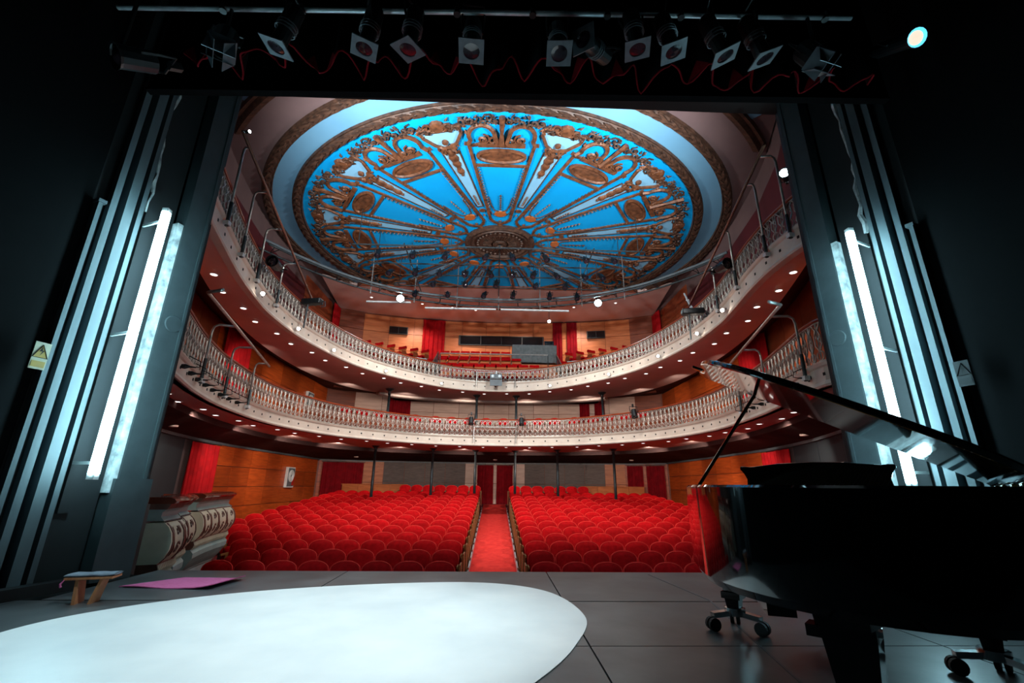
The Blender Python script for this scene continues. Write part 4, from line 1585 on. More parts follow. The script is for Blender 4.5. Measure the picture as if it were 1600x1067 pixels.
# black cable horns along the lower fascia near the stage
for sd, wd in ((-1, 'left'), (1, 'right')):
    for i in range(8):
        y = 6.9 + 0.47 * i
        s = CLO.s_of_y(y) if sd < 0 else CLO.L - CLO.s_of_y(y)
        p = CLO.at(s, 0.05, 2.72)
        d = CLO.at(s, 1.0, 2.72) - CLO.at(s, 0.0, 2.72)
        r = empty('cable_hook', p)
        q = d.to_track_quat('Z', 'Y').to_matrix().to_4x4()
        MB().lathe([(0.035, -0.03), (0.04, 0.02), (0.015, 0.08), (0.010, 0.16)], 8, q).build('plug', 'lamp_black', r, world=False)
        MB().tube([q @ Vector((0, 0, 0.15)), q @ Vector((0, 0.02, 0.22)), q @ Vector((0, 0.10, 0.20)), q @ Vector((0, 0.17, 0.04))], 0.008, 5).build('cable', 'lamp_black', r, world=False)
        tag(r, 'black cable plug on the lower balcony front, %s from the %s end' % (ordinal(i + 1), wd), 'cable plug', 'cable plugs on the lower balcony')

# two dark box lamps on the rear ends of the upper booms
for sx, x, y, z, wd in ((-1, -5.08, 11.6, 5.74, 'left'), (1, 5.02, 10.7, 5.34, 'right')):
    r = empty('moving_lamp', (x, y, z))
    MB().box((0, 0, 0), (0.55, 0.22, 0.16), radians(-10)).build('base', 'lamp_black', r, world=False, bevel=0.03)
    MB().tube([(0.2, 0, 0.0), (0.34, 0, 0.02), (0.36, 0, -0.12), (0.25, 0, -0.14)], 0.015, 5).build('yoke', 'pipe_dark', r, world=False)
    MB().tube([(-0.1, 0, 0.0), (-0.13, 0.0, -0.75)], 0.022, 6).build('stem', 'pipe_dark', r, world=False)
    tag(r, 'black box lamp on a stem over the %s upper balcony rail' % wd, 'lamp')
for sx, x, y, z, wd in ((-1, -4.93, 9.0, 5.61, 'left'), (1, 4.95, 8.66, 5.66, 'right')):
    par('round_lamp', (x, y, z), (0.1, -1, -0.1), LENS_DARK, 'round black lamp hanging on the %s upper boom' % wd, None, 1.6)

# bright work lamps
for nm, loc, aim, lb in (('work_lamp', (-3.95, 16.92, 8.14), (0.15, -1, -0.45), 'blazing white work lamp under the lighting ring, left'),
                         ('work_lamp', (4.05, 16.9, 8.14), (-0.15, -1, -0.45), 'blazing white work lamp under the lighting ring, right')):
    r = par(nm, loc, aim, LENS_COOL, lb, None, 2.0, 'lamp')
    o = MB().tube([(0, 0, 0.0), (0, 0, 0.18)], 0.008, 5).build('drop_rod', 'pipe_dark', r, world=False)
    o.rotation_euler = r.rotation_euler.to_matrix().inverted().to_euler()
par('small_work_lamp', (2.45, 20.3, 8.55), (-0.1, -1, -0.25), LENS_COOL, 'small cold lamp over the grey mixing desk', None, 1.0, 'lamp')
MB().tube([(0, 0, 0.0), (0, 0, 1.31)], 0.012, 5).build('drop_rod', 'pipe_dark', bpy.data.objects['small_work_lamp'], world=False).rotation_euler = bpy.data.objects['small_work_lamp'].rotation_euler.to_matrix().inverted().to_euler()
for sx, wd in ((1, 'right'),):
    par('boom_floodlight', (4.90, 6.38, 6.22), (-0.6, -0.75, -0.1), LENS_COOL, 'bright floodlight beside the right proscenium pier', None, 1.1, 'lamp')
par('boom_floodlight', (-4.02, 5.98, 6.35), (0.85, -0.3, -0.1), LENS_COOL, 'small glinting lamp beside the left proscenium pier', None, 0.35, 'lamp')

# oval lighting ring and straight gantry pipes under the ceiling
ring_pts = [(-7.6, 13.2), (-6.9, 14.3), (-5.6, 15.8), (-3.9, 16.9), (-2.0, 17.5), (0, 17.7), (2.0, 17.5), (3.9, 16.9), (5.6, 15.8), (6.9, 14.3), (7.6, 13.2)]
CRG = Curve(ring_pts)
rg_ = empty('lighting_ring', (0, 17.7, 8.4))
for nm, off, z, rad, mt in (('ring_pipe', 0, 8.52, 0.05, 'plastic_grey'), ('ring_pipe', -0.28, 8.30, 0.035, 'pipe_dark'), ('ring_pipe', 0.25, 8.30, 0.03, 'pipe_dark')):
    MB().tube([CRG.at(s, off, z) for s in CRG.samples(0.35)], rad, 8).build(nm, mt, rg_, smooth=True)
for i in range(23):
    s = CRG.L * (i + 0.5) / 23
    MB().tube([CRG.at(s, 0, 8.52), CRG.at(s, -0.28, 8.30)], 0.016, 5).build('strut', 'pipe_dark', rg_)
    MB().tube([CRG.at(s, -0.28, 8.30), CRG.at(s, 0.25, 8.30)], 0.016, 5).build('strut', 'pipe_dark', rg_)
for i in range(7):
    s = CRG.L / 2 + (i - 3) * 1.75
    MB().tube([CRG.at(s, 0, 8.05), CRG.at(s, 0, 9.98)], 0.022, 6).build('hanger', 'pipe_steel', rg_)
tag(rg_, 'curved grey lighting ring of pipes hung below the painted ceiling', 'truss')
for i, (x0, x1, y, lb) in enumerate(((-5.4, -3.6, 17.3, 'left'), (-3.1, -0.1, 17.85, 'left of middle'), (0.1, 3.0, 17.85, 'right of middle'))):
    r = empty('strip_light', ((x0 + x1) / 2, y, 8.12))
    a0 = MB().box(((x0 + x1) / 2, y, 8.13), (x1 - x0, 0.08, 0.06))
    a0.build('housing', 'plastic_white', r)
    tag(r, 'thin pale strip fitting under the lighting ring, ' + lb, 'strip light')
gt_ = empty('lighting_gantry', (0, 15.0, 8.6))
GP = ((13.5, 4.9), (14.8, 4.6), (15.7, 3.6), (16.7, 4.2))
for y, hw in GP:
    MB().tube([(-hw, y, 8.62), (hw, y, 8.62)], 0.028, 6).build('crossbar', 'pipe_dark', gt_)
    for x in (-hw + 0.2, -hw / 3, hw / 3, hw - 0.2):
        MB().tube([(x, y, 8.62), (x, y, 9.98)], 0.014, 5).build('hanger', 'pipe_dark', gt_)
for x in (-3.2, 0.0, 3.2):
    MB().tube([(x, 13.5, 8.70), (x, 17.5, 8.60)], 0.022, 6).build('long_bar', 'pipe_dark', gt_)
tag(gt_, 'dark pipe gantry hung across the painted ceiling', 'truss')
k = 0
rnd2 = random.Random(11)
for y, hw, nn, row in ((13.5, 4.9, 8, 'first'), (14.8, 4.6, 10, 'second'), (15.7, 3.6, 5, 'third'), (16.7, 4.2, 6, 'fourth')):
    for i in range(nn):
        x = -hw + 0.3 + (2 * hw - 0.6) * (i + 0.5) / nn + rnd2.uniform(-0.15, 0.15)
        par('gantry_spotlight', (x, y, 8.22), (rnd2.uniform(-0.3, 0.3), -0.8 + rnd2.uniform(-0.2, 0.3), -0.9), LENS_DARK,
            'dark spotlight under the ceiling gantry, %s bar, %s from the left' % (row, ordinal(i + 1)), 'gantry spotlights', 1.25)

# aluminium step ladder behind the right upper rail
LX, LY = 0.22, 1.2
ld = empty('step_ladder', (6.1, 12.8, 5.34))
for s in (-0.2, 0.2):
    MB().beam((5.95 + LX + s * 0.6, 11.3 + LY + s, 5.25), (5.75 + LX + s * 0.6, 11.9 + LY + s, 6.85), 0.05, 0.03).build('stile', 'aluminium', ld)
    MB().beam((6.35 + LX + s * 0.6, 11.9 + LY + s, 5.25), (5.80 + LX + s * 0.6, 11.95 + LY + s, 6.80), 0.05, 0.03).build('rear_stile', 'aluminium', ld)
for k in range(5):
    t = (k + 1) / 6
    MB().beam((5.95 + LX - 0.2 * t - 0.12, 11.3 + LY + 0.6 * t - 0.2, 5.25 + 1.6 * t), (5.95 + LX - 0.2 * t + 0.12, 11.3 + LY + 0.6 * t + 0.2, 5.25 + 1.6 * t), 0.09, 0.03).build('rung', 'aluminium', ld)
tag(ld, 'aluminium step ladder behind the right upper balcony rail', 'ladder')

# ------------------------------------------------------------------ batten lamps above the stage
for y, z, wd, rad in ((3.5, 5.78, 'lower', 0.026), (3.3, 5.98, 'upper', 0.03)):
    r = empty('stage_batten', (0.2, y, z))
    MB().tube([(-3.95, y, z - 0.145), (3.8, y, z + 0.16)], rad, 8).build('pipe', 'aluminium', r, smooth=True)
    for k in range(9):
        x = -2.9 + 0.8 * k
        MB().tube([(x, y, z - 0.12 + 0.28 * (x + 3.3) / 7.1 - rad - 0.01), (x, y, z - 0.12 + 0.28 * (x + 3.3) / 7.1 + rad + 0.03)], rad + 0.012, 8).build('clamp', 'lamp_black', r)
    tag(r, 'long metal lighting pipe above the stage, %s of the two' % wd, 'pipe')
wire = MB()


def profile_meshes():
    body = MB().lathe([(0.05, 0.50), (0.09, 0.46), (0.095, 0.26), (0.075, 0.22), (0.08, 0.05), (0.09, 0.04), (0.09, 0.0)], 14)
    rings = MB()
    for z in (0.2, 0.235, 0.27):
        rings.tube([(0.098 * cos(2 * pi * k / 14), 0.098 * sin(2 * pi * k / 14), z) for k in range(14)], 0.007, 4, True)
    gel = MB()
    N_ = 20
    rows = []
    for k in range(N_):
        a = 2 * pi * (k + 0.5) / N_
        c, s = cos(a), sin(a)
        m_ = max(abs(c), abs(s))
        rows.append([Vector((c * 0.085, s * 0.085, -0.012)), Vector((c / m_ * 0.128, s / m_ * 0.128, -0.012)), Vector((c / m_ * 0.128, s / m_ * 0.128, 0.0)), Vector((c * 0.085, s * 0.085, 0.0))])
    gel.grid(rows, True, True)
    lens = MB().lathe([(0.084, -0.004), (0.05, -0.008), (0.001, -0.01)], 14, caps=False)
    yk = MB().tube([(-0.10, 0, 0.3), (-0.12, 0.05, 0.45), (-0.11, 0.10, 0.62), (0.11, 0.10, 0.62), (0.12, 0.05, 0.45), (0.10, 0, 0.3)], 0.013, 5)
    return [('body', mesh_of(body, 'body', 'lamp_black')), ('ribs', mesh_of(rings, 'ribs', 'gel_metal')), ('gel_frame', mesh_of(gel, 'gel_frame', 'gel_metal')),
            ('lens', mesh_of(lens, 'lens', 'lens_dark')), ('yoke', mesh_of(yk, 'yoke', 'lamp_black'))]


PROF = profile_meshes()
specs = [(-2.28, 5.19, (-0.35, 0.12, -1), 0.35), (-1.41, 5.22, (-0.15, 0.05, -1), 0.70), (-0.97, 5.23, (-0.12, 0.1, -1), 0.1), (-0.33, 5.24, (0, -0.15, -1), 0.05),
         (0.57, 5.26, (0, -0.2, -1), -0.05), (0.83, 5.46, (-0.75, -0.75, -0.35), 0.2), (1.39, 5.36, (0.1, 0.05, -1), 0.85), (1.77, 5.35, (0.2, 0.0, -1), -0.3),
         (2.31, 5.32, (0.4, 0.1, -1), -0.55), (2.73, 5.31, (0.4, 0.15, -1), -0.45)]
for i, (x, z, aim, roll) in enumerate(specs):
    r = empty('stage_spotlight', (x, 3.5, z))
    q = Vector(aim).to_track_quat('-Z', 'Y')
    r.rotation_euler = (q.to_matrix() @ Matrix.Rotation(roll, 3, 'Z')).to_euler()
    for nm, me in PROF:
        share(nm, me, r)
    tag(r, 'stage spotlight with square filter frame on the batten, %s from the left' % ordinal(i + 1), 'spotlight', 'batten spotlights')
# barn door lamp, fresnel at the left and the cyan lit one at the right
for x, z, aim, lb in ((3.3, 5.30, (0.1, -0.4, -1), 'barn door lamp at the right end of the stage batten'), (-2.81, 5.15, (0.2, -0.35, -1), 'dark barn door lamp at the left of the stage batten')):
    r = empty('barndoor_lamp', (x, 3.5, z))
    r.rotation_euler = Vector(aim).to_track_quat('-Z', 'Y').to_euler()
    MB().lathe([(0.08, 0.32), (0.12, 0.28), (0.12, 0.0), (0.10, 0.0)], 14).build('housing', 'lamp_black', r, world=False)
    MB().lathe([(0.10, -0.004), (0.001, -0.02)], 14, caps=False).build('lens', 'lens_dark', r, world=False)
    for a in range(4):
        mx = Matrix.Rotation(a * pi / 2, 4, 'Z') @ Matrix.Translation((0.125, 0, -0.01)) @ Matrix.Rotation(radians(25), 4, 'Y')
        MB().prism([(-0.11, 0), (0.11, 0), (0.14, 0.2), (-0.14, 0.2)], -0.003, 0.003, mx @ Matrix.Rotation(pi / 2, 4, 'Z') @ Matrix.Rotation(-pi / 2, 4, 'X')).build('barn_door', 'gel_metal', r, world=False)
    MB().tube([(-0.13, 0, 0.15), (-0.14, 0, 0.4), (0.14, 0, 0.4), (0.13, 0, 0.15)], 0.012, 5).build('yoke', 'lamp_black', r, world=False)
    rot = r.rotation_euler.to_matrix().inverted().to_euler()
    o = MB().tube([(0, 0, 0.28), (0, 0, 0.62)], 0.02, 6).build('hook', 'lamp_black', r, world=False)
    o.rotation_euler = rot
    tag(r, lb, 'lamp')
r = par('fresnel_lamp', (-3.72, 3.45, 4.93), (-0.55, -0.7, -0.55), LENS_DARK, 'dark round lamp at the far left end of the stage batten', None, 1.5, 'lamp')
o = MB().tube([(0, 0, 0.1), (0, 0, 0.49)], 0.014, 6).build('hook', 'lamp_black', r, world=False)
o.rotation_euler = r.rotation_euler.to_matrix().inverted().to_euler()
r = empty('side_lamp', (4.40, 3.45, 5.62))
r.rotation_euler = Vector((-0.15, -0.9, -0.75)).to_track_quat('-Z', 'Y').to_euler()
MB().lathe([(0.06, 0.7), (0.085, 0.6), (0.085, 0.02), (0.10, 0.0), (0.095, -0.02)], 16, caps=False).build('body', 'lamp_black', r, world=False)
MB().lathe([(0.095, -0.02), (0.070, 0.0)], 16, caps=False).build('lens_ring', 'lamp_cyan', r, world=False)
MB().lathe([(0.070, 0.0), (0.001, -0.012)], 16, caps=False).build('lens', 'lamp_peach', r, world=False)
MB().tube([(-0.10, 0, 0.3), (-0.12, 0.05, 0.45), (0.12, 0.05, 0.45), (0.10, 0, 0.3)], 0.013, 5).build('yoke', 'lamp_black', r, world=False)
tag(r, 'lamp with glowing cyan ring and peach lens, upper right of the stage', 'lamp')
# ------------------------------------------------------------------ ornate box parapet at the left of the stage
PAR_PROF = {
    'rail': [(-0.12, 0.76), (0.10, 0.76), (0.12, 0.785), (0.10, 0.81), (0.06, 0.83), (-0.12, 0.83)],
    'dentil_band': [(-0.10, 0.70), (0.05, 0.70), (0.07, 0.73), (0.08, 0.76), (-0.10, 0.76)],
    'frieze': [(-0.10, 0.58), (0.05, 0.58), (0.015, 0.62), (0.02, 0.67), (0.05, 0.70), (-0.10, 0.70)],
    'bulge': [(-0.10, 0.14), (0.07, 0.14), (0.115, 0.20), (0.145, 0.28), (0.15, 0.36), (0.135, 0.45), (0.10, 0.52), (0.06, 0.56), (-0.10, 0.56)],
    'base_band': [(-0.10, 0.02), (0.04, 0.02), (0.075, 0.05), (0.085, 0.09), (0.07, 0.14), (-0.10, 0.14)],
    'base_swell': [(-0.10, -0.32), (-0.06, -0.32), (0.02, -0.22), (0.09, -0.10), (0.09, -0.03), (0.05, 0.02), (-0.10, 0.02)],
    'plinth': [(-0.16, -1.25), (-0.08, -1.25), (-0.08, -0.36), (-0.05, -0.32), (-0.16, -0.32)],
}
PAR_MAT = {'rail': 'parapet_rail', 'dentil_band': 'parapet_brown', 'frieze': 'parapet_green', 'bulge': 'parapet_cream',
           'base_band': 'parapet_brown', 'base_swell': 'parapet_green', 'plinth': 'plinth_white'}


PAR_PROF = {k: [(o * 1.25, 0.83 - (0.83 - z) * 1.15 if z > -1.2 else z) for o, z in v] for k, v in PAR_PROF.items()}


def zz(z):
    return 0.83 - (0.83 - z) * 1.15


def bulge_off(z):
    P = PAR_PROF['bulge'][1:-1]
    for (o0, z0), (o1, z1) in zip(P, P[1:]):
        if z0 <= z <= z1:
            return o0 + (o1 - o0) * (z - z0) / (z1 - z0)
    return 0.07


for pts, lb, step in (([(-4.28, 6.34), (-4.38, 6.62), (-4.46, 6.92), (-4.60, 7.12), (-4.74, 7.18)], 'nearest the left proscenium pier', 0.46),
                      ([(-4.74, 7.36), (-4.85, 7.62), (-4.95, 7.9), (-5.12, 8.1), (-5.4, 8.18)], 'narrow middle bay', 0.42),
                      ([(-5.30, 8.70), (-5.5, 9.3), (-5.68, 10.0), (-5.8, 10.6), (-5.95, 10.85), (-6.25, 10.92)], 'long bay beside the seats', 0.46)):
    cv = Curve(pts, 12)
    r = empty('box_parapet', (pts[1][0], pts[1][1], -1.25))
    for nm, prof in PAR_PROF.items():
        sweep(MB(), cv, prof, 0.05).build(nm, PAR_MAT[nm], r)
    # rope bead under the frieze and flutes of the base band
    bd_ = MB()
    s = 0.01
    while s < cv.L:
        bd_.lathe([(0.001, -0.014), (0.016, 0), (0.001, 0.014)], 5, Matrix.Translation(cv.at(s, 0.078, zz(0.572))))
        s += 0.026
    bd_.build('rope_bead', 'parapet_brown', r)
    fl_ = MB()
    s = 0.015
    while s < cv.L:
        fl_.tube([cv.at(s, 0.075, zz(0.03)), cv.at(s, 0.115, zz(0.08)), cv.at(s, 0.094, zz(0.13))], 0.010, 4)
        s += 0.034
    fl_.build('flutes', 'parapet_cream', r)

    def S(s, z, o=0.004):
        z = zz(z)
        return cv.at(s, bulge_off(z) + o, z)
    n = max(1, int(cv.L / step))
    for k in range(n + 1):
        s = 0.06 + k * (cv.L - 0.12) / n
        # broad brown ribbon
        rows = []
        for iz in range(9):
            z = 0.145 + 0.41 * iz / 8
            sh = 0.05 * sin(iz / 8 * pi) * 0.5
            rows.append([S(s - 0.028 + sh, z, 0.0), S(s - 0.024 + sh, z, 0.012), S(s + 0.024 + sh, z, 0.012), S(s + 0.028 + sh, z, 0.0)])
        MB().grid(rows).build('ribbon', 'parapet_brown', r)
        if k == n:
            break
        w = (cv.L - 0.12) / n
        c = s + w * 0.5
        sc = MB()
        for (dc, z0, R, turns, sg, a0) in ((0.06, 0.27, 0.075, 1.5, 1, 0.5), (-0.08, 0.24, 0.06, 1.3, -1, 2.5), (0.02, 0.46, 0.055, 1.2, -1, 1.0)):
            p_, rr_ = [], []
            for t in range(14):
                u = t / 13
                a = a0 + sg * turns * 2 * pi * u
                q = R * (1 - 0.85 * u)
                p_.append(S(c + dc * w / 0.36 + q * cos(a) * 0.9, min(0.55, max(0.15, z0 + q * sin(a))), 0.002))
                rr_.append(0.006 + 0.006 * (1 - u))
            sc.tube(p_, rr_, 4)
        p_ = [S(c - 0.12 * w / 0.36 + 0.03 * sin(t * 0.9), 0.18 + 0.33 * t / 8, 0.002) for t in range(9)]
        sc.tube(p_, [0.004 + 0.012 * sin(pi * t / 8) for t in range(9)], 4)
        sc.build('scroll_relief', 'parapet_brown', r)
        lz = MB()
        cz, cs = 0.47, c + 0.10 * w / 0.36
        lp2 = [S(cs + 0.032 * cos(2 * pi * t / 12), cz + 0.045 * sin(2 * pi * t / 12), 0.002) for t in range(12)]
        lz.add(lp2 + [S(cs, cz, 0.016)], [(t, (t + 1) % 12, 12) for t in range(12)])
        lz.build('oval_boss', 'parapet_brown', r)
    tag(r, 'cream and brown bulging box parapet with scrolls, ' + lb, 'parapet')
# ------------------------------------------------------------------ things on the stage floor
cp = catmull([(-3.43, 3.74), (-3.13, 4.45), (-2.32, 5.05), (-1.16, 5.43), (-0.1, 5.50), (0.55, 5.08), (0.76, 4.2), (0.56, 3.47), (0.22, 2.85),
              (-0.35, 2.1), (-1.2, 1.55), (-2.3, 1.65), (-3.15, 2.6)], 10, True)
tag(MB().prism([(p.x, p.y) for p in cp], 0.001, 0.007).build('dance_floor', 'dance_vinyl'), 'large round white dance floor sheet lying on the stage', 'dance floor')

ym = empty('yoga_mat', (-3.25, 5.4, 0))
rows = []
for i in range(13):
    u = i / 12
    fr_, bk_ = [], []
    for j in range(7):
        v = j / 6
        a = Vector((-3.77, 5.23, 0)).lerp(Vector((-2.82, 5.13, 0)), u)
        b = Vector((-3.42, 5.70, 0)).lerp(Vector((-2.74, 5.66, 0)), u)
        p = a.lerp(b, v)
        z = 0.006 + 0.030 * max(0, u - 0.86) / 0.14 + 0.006 * sin(u * 9) * (1 - v)
        fr_.append(Vector((p.x, p.y, z + 0.008)))
        bk_.append(Vector((p.x, p.y, z)))
    rows.append(fr_ + bk_[::-1])
m_ = MB().grid(rows, False, True)
nn = len(rows[0])
m_.f.append(tuple(range(nn)))
m_.f.append(tuple(reversed(range(12 * nn, 13 * nn))))
m_.build('mat_sheet', 'mat_pink', ym, smooth=False)
tag(ym, 'pink exercise mat lying at the stage edge', 'mat')

bn = empty('small_bench', (-3.57, 4.62, 0), radians(14))
MB().box((0, 0, 0.205), (0.36, 0.17, 0.022)).build('seat_board', 'stool_wood', bn, world=False, bevel=0.004)
rows = []
for i in range(9):
    u = i / 8
    x = -0.185 + 0.37 * u
    lp3 = []
    for k in range(10):
        a = 2 * pi * k / 10
        lp3.append(Vector((x, 0.088 * cos(a), 0.228 + 0.016 * sin(a) * (1 if 0 < i < 8 else 0.6) + 0.003 * sin(u * 14))))
    rows.append(lp3)
pm = MB().grid(rows, False, True)
pm.f.append(tuple(range(10)))
pm.f.append(tuple(reversed(range(80, 90))))
pm.build('cushion', 'stool_pad', bn, world=False, smooth=True)
for s, tl in ((-1, 0.02), (1, -0.045)):
    MB().add([(s * 0.09 - 0.012, -0.06, 0.195), (s * 0.09 + 0.012, -0.06, 0.195), (s * 0.09 + 0.012, 0.06, 0.195), (s * 0.09 - 0.012, 0.06, 0.195),
              (s * 0.09 + tl - 0.012, -0.075, 0.0), (s * 0.09 + tl + 0.012, -0.075, 0.0), (s * 0.09 + tl + 0.012, 0.075, 0.0), (s * 0.09 + tl - 0.012, 0.075, 0.0)],
             [(0, 1, 2, 3), (7, 6, 5, 4), (0, 4, 5, 1), (1, 5, 6, 2), (2, 6, 7, 3), (3, 7, 4, 0)]).build('leg', 'stool_wood', bn, world=False)
MB().tube([(-0.17, -0.085, 0.2), (-0.185, -0.1, 0.17), (-0.18, -0.095, 0.145)], [0.004, 0.008, 0.010], 6).build('pink_tag', 'mat_pink', bn, world=False)
tag(bn, 'tiny wooden bench with grey cushion on the stage, left', 'bench')

# warning signs on the masking walls
for side, wd in ((-1, 'left'), (1, 'right')):
    def X(x):
        return x if side < 0 else 0.40 - x
    ang = atan2(3.37, 1.07) if side < 0 else atan2(-3.37, 1.07)
    r = empty('warning_sign', (X(-4.548), 4.48, 2.2), ang)
    # local x runs along the wall, local -y faces the stage
    MB().box((0, -0.012, 0), (0.13, 0.008, 0.27)).build('plate', 'sign_ivory' if side < 0 else 'sign_dim', r, world=False)
    MB().add([(-0.06, -0.018, -0.02), (0.06, -0.018, -0.02), (0, -0.018, 0.11), (-0.06, -0.016, -0.02), (0.06, -0.016, -0.02), (0, -0.016, 0.11)], [(0, 1, 2), (5, 4, 3)]).build('triangle', 'sign_yellow' if side < 0 else 'black_paint', r, world=False)
    tr = MB().tube([(-0.06, -0.019, -0.02), (0.06, -0.019, -0.02), (0, -0.019, 0.11)], 0.005, 4, True)
    tr.add([(0.0, -0.02, 0.09), (-0.02, -0.02, 0.04), (0.004, -0.02, 0.045), (-0.01, -0.02, -0.005), (0.022, -0.02, 0.055), (0.004, -0.02, 0.052)], [(0, 1, 2, 3, 4, 5)])
    tr.build('pictogram', 'joint_dark', r, world=False)
    MB().box((0, -0.017, -0.085), (0.11, 0.004, 0.06)).build('caption_field', 'sign_yellow' if side < 0 else 'black_paint', r, world=False)
    tag(r, 'small yellow triangle warning sign on the %s masking wall' % wd, 'sign')

# ------------------------------------------------------------------ grand piano
az = radians(45.0)
tdir = Vector((-sin(az), -cos(az), 0))
adir = Vector((-cos(az), sin(az), 0))
KX, KY = 3.33, 3.07
pn = empty('grand_piano', (KX, KY, 0), atan2(adir.y, adir.x))
tag(pn, 'glossy black concert grand piano with its lid propped open', 'piano')
half = [(0.0, 0.28), (0.0, 1.0), (0.0, 2.4), (0.03, 2.64), (0.16, 2.82), (0.42, 2.90), (0.70, 2.85), (0.94, 2.68), (1.11, 2.42), (1.24, 2.15), (1.34, 1.85), (1.48, 1.52), (1.64, 1.2), (1.76, 0.88), (1.82, 0.55), (1.82, 0.28)]
oc = [Vector((p[0], p[1], 0)) for p in half[:3]] + catmull(half[2:], 10)[1:]
oc = [(p.x * (1 - 0.05 * min(1.0, p.y / 1.5)), p.y) for p in oc]


def inset(poly, d):
    out = []
    m = len(poly)
    for i in range(m):
        a, b, c = Vector(poly[i - 1]), Vector(poly[i]), Vector(poly[(i + 1) % m])
        e1, e2 = (b - a).normalized(), (c - b).normalized()
        n1, n2 = Vector((e1.y, -e1.x)), Vector((e2.y, -e2.x))
        nn_ = (n1 + n2)
        if nn_.length < 1e-6:
            nn_ = n1
        nn_.normalize()
        k = d / max(0.5, nn_.dot(n1))
        out.append((b.x + nn_.x * k, b.y + nn_.y * k))
    return out


def area(poly):
    return sum(poly[i - 1][0] * poly[i][1] - poly[i][0] * poly[i - 1][1] for i in range(len(poly))) / 2


sgn_in = 1 if area(oc) < 0 else -1
ins = inset(oc, 0.045 * sgn_in)
ZB, ZT = 0.68, 1.03
rows = []
for (x, y), (xi, yi) in zip(oc, ins):
    bx, by = x + (xi - x) * 0.35, y + (yi - y) * 0.35
    rows.append([Vector((bx, by, ZB)), Vector((x, y, ZB + 0.025)), Vector((x, y, ZT - 0.008)), Vector((x + (xi - x) * 0.2, y + (yi - y) * 0.2, ZT)), Vector((xi, yi, ZT)), Vector((xi, yi, 0.86))])
rim = MB().grid(rows, True, False)
ro = rim.build('rim', 'piano_black', pn, world=False, smooth=True)
ro.data.set_sharp_from_angle(angle=radians(22))
MB().prism(ins, ZB + 0.005, ZB + 0.05).build('bottom_board', 'piano_black', pn, world=False)
MB().prism(ins, 0.86, 0.875).build('iron_plate', 'piano_gold', pn, world=False)
sm = MB()
for k in range(46):
    u = 0.12 + 1.5 * k / 45
    vmax = 2.6 - 1.1 * max(0, (u - 0.6)) / 1.0
    sm.tube([(u, 0.62, 0.905), (u * 0.75 + 0.04, vmax, 0.905)], 0.0035, 3)
sm.build('strings', 'pipe_steel', pn, world=False, kind='stuff')
# underside beams
for a, b in (((0.12, 0.5), (0.5, 2.6)), ((1.6, 0.6), (0.7, 2.6)), ((0.1, 0.9), (1.62, 0.9)), ((0.1, 1.6), (1.35, 1.6))):
    MB().beam((a[0], a[1], 0.64), (b[0], b[1], 0.64), 0.09, 0.08).build('brace', 'piano_black', pn, world=False)
# keyboard end
MB().box((0.91, 0.18, 0.635), (1.82, 0.42, 0.06)).build('key_bed', 'piano_black', pn, world=False)
for u in (0.12, 1.70):
    rows = []
    for dx in (-0.12, 0.12):
        rows.append([Vector((u + dx, v, z)) for v, z in ((0.32, 0.66), (-0.02, 0.66), (-0.03, 0.72), (-0.01, 0.80), (0.06, 0.86), (0.14, 0.93), (0.24, ZT), (0.32, ZT))])
    c = MB().grid(rows, False, True)
    c.f.append(tuple(range(8)))
    c.f.append(tuple(reversed(range(8, 16))))
    c.build('cheek', 'piano_black', pn, world=False)
MB().box((0.91, 0.0, 0.70), (1.40, 0.03, 0.07)).build('key_slip', 'piano_black', pn, world=False)
wk = MB()
for k in range(52):
    wk.box((0.295 + 1.23 * (k + 0.5) / 52, 0.10, 0.725), (1.23 / 52 - 0.0015, 0.15, 0.022))
o = wk.build('white_keys', 'ivory', pn, world=False, kind='stuff')
bkk = MB()
for k in range(51):
    if k % 7 not in (1, 4):
        bkk.box((0.295 + 1.23 * (k + 1) / 52, 0.13, 0.742), (0.011, 0.09, 0.018))
bkk.build('black_keys', 'piano_black', pn, world=False, kind='stuff')
MB().box((0.91, 0.215, 0.80), (1.40, 0.03, 0.16)).build('fallboard', 'piano_black', pn, world=False)
MB().box((0.91, 0.30, ZT - 0.02), (1.74, 0.05, 0.04)).build('lock_rail', 'piano_black', pn, world=False)
# music desk with scrolled ends
dp = [(-0.46, 0.0), (-0.44, 0.02), (-0.435, 0.06), (-0.45, 0.10), (-0.475, 0.135), (-0.47, 0.155), (-0.44, 0.155), (-0.40, 0.15), (-0.2, 0.172), (0, 0.178)]
dp = dp + [(-x, z) for x, z in dp[:-1]][::-1]
mx = Matrix.Translation((0.90, 0.60, ZT - 0.005)) @ Matrix.Rotation(radians(82), 4, 'X')
MB().prism(dp, -0.011, 0.011, mx).build('music_desk', 'piano_black', pn, world=False, bevel=0.003)
# lid: main leaf hinged on the spine, front leaf folded back on it
LA = radians(29.5)
lm = Matrix.Translation((0.0, 0, ZT + 0.01)) @ Matrix.Rotation(-LA, 4, 'Y')
lid_out = [(x * 1.015 - 0.005, y * 1.004) for x, y in oc if y > 0.5]
lid_out = [(-0.005, 0.50)] + lid_out + [(1.85, 0.50)]
MB().prism(lid_out, 0.0, 0.024, lm).build('lid', 'piano_black', pn, world=False, bevel=0.006)
fl_out = [(0.0, 0.505), (0.0, 0.93), (1.77, 0.93), (1.83, 0.7), (1.85, 0.505)]
MB().prism(fl_out, 0.030, 0.050, lm @ Matrix.Translation((0.02, 0, 0))).build('front_lid_leaf', 'piano_black', pn, world=False, bevel=0.005)
for v in (0.7, 1.2, 1.7, 2.1):
    MB().tube([(0.0, v - 0.05, ZT + 0.012), (0.0, v + 0.05, ZT + 0.012)], 0.010, 6).build('hinge', 'piano_brass', pn, world=False)
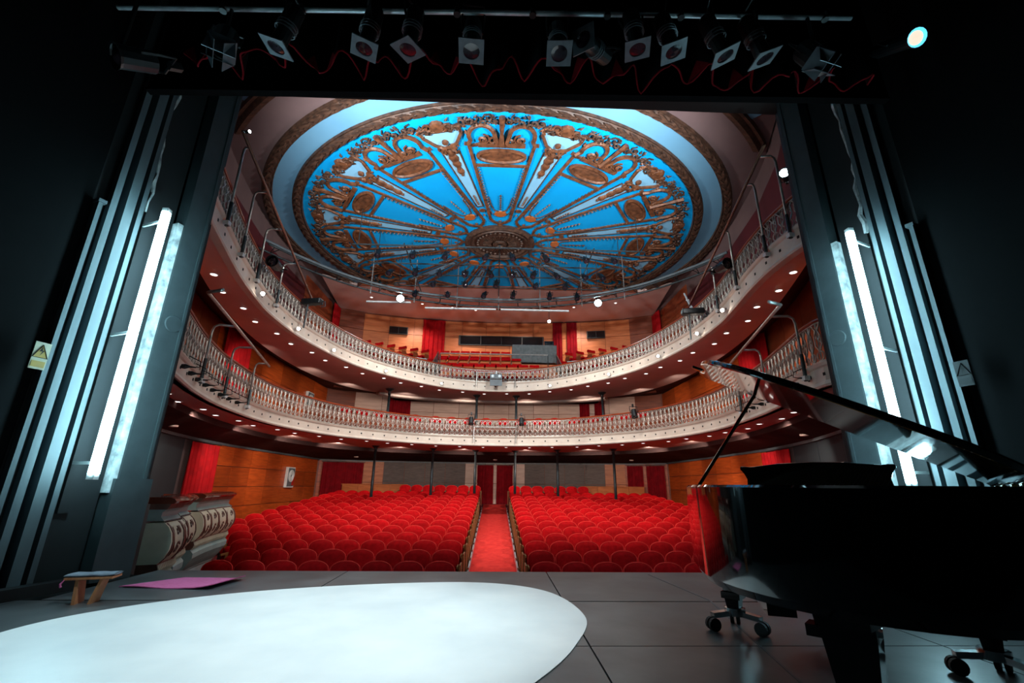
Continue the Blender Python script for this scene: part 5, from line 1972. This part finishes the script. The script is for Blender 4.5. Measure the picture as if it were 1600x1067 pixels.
MB().tube([(1.63, 0.86, ZT - 0.01), lm @ Vector((1.30, 0.86, 0.0))], 0.013, 6).build('lid_prop', 'piano_black', pn, world=False)
MB().lathe([(0.02, 0), (0.02, 0.012)], 10, Matrix.Translation((1.63, 0.86, ZT))).build('prop_socket', 'piano_brass', pn, world=False)


def piano_leg(u, v, rz):
    lg = MB()
    rows = []
    for z, w in ((0.69, 0.085), (0.52, 0.08), (0.30, 0.055), (0.265, 0.055), (0.26, 0.068), (0.215, 0.068), (0.21, 0.05), (0.14, 0.042)):
        rows.append([Vector((u - w, v - w, z)), Vector((u + w, v - w, z)), Vector((u + w, v + w, z)), Vector((u - w, v + w, z))])
    lg.grid(rows, False, True)
    lg.f.append((3, 2, 1, 0))
    lg.f.append(tuple(len(lg.v) - 4 + k for k in range(4)))
    leg = lg.build('leg', 'piano_black', pn, world=False)
    dl = MB()
    for k in range(3):
        a = rz + 2 * pi * k / 3
        dl.beam((u, v, 0.12), (u + 0.19 * cos(a), v + 0.19 * sin(a), 0.105), 0.055, 0.035)
    dl.lathe([(0.075, 0.10), (0.075, 0.15), (0.06, 0.155)], 12, Matrix.Translation((u, v, 0)))
    dl.build('dolly_arm', 'chrome', leg, world=False)
    for k in range(3):
        a = rz + 2 * pi * k / 3
        cx, cy = u + 0.19 * cos(a), v + 0.19 * sin(a)
        for off in (-0.022, 0.022):
            q = Matrix.Translation((cx - off * sin(a), cy + off * cos(a), 0.045)) @ Matrix.Rotation(a, 4, 'Z') @ Matrix.Rotation(pi / 2, 4, 'X')
            MB().lathe([(0.012, -0.013), (0.045, -0.013), (0.045, 0.013), (0.012, 0.013)], 14, q).build('caster_wheel', 'rubber', leg, world=False)


piano_leg(0.20, 0.42, 0.4)
piano_leg(1.59, 0.50, 0.9)
piano_leg(0.55, 2.35, 0.1)
ly_ = MB()
for s in (-0.12, 0.12):
    ly_.tube([(0.91 + s, 0.62, 0.62), (0.91 + s * 1.1, 0.62, 0.35), (0.91 + s * 0.9, 0.62, 0.16)], 0.022, 6)
ly_.box((0.91, 0.60, 0.13), (0.36, 0.14, 0.07))
ly_.build('pedal_lyre', 'piano_black', pn, world=False)
for k in (-1, 0, 1):
    MB().box((0.91 + 0.09 * k, 0.48, 0.105), (0.035, 0.14, 0.015)).build('pedal', 'piano_brass', pn, world=False)
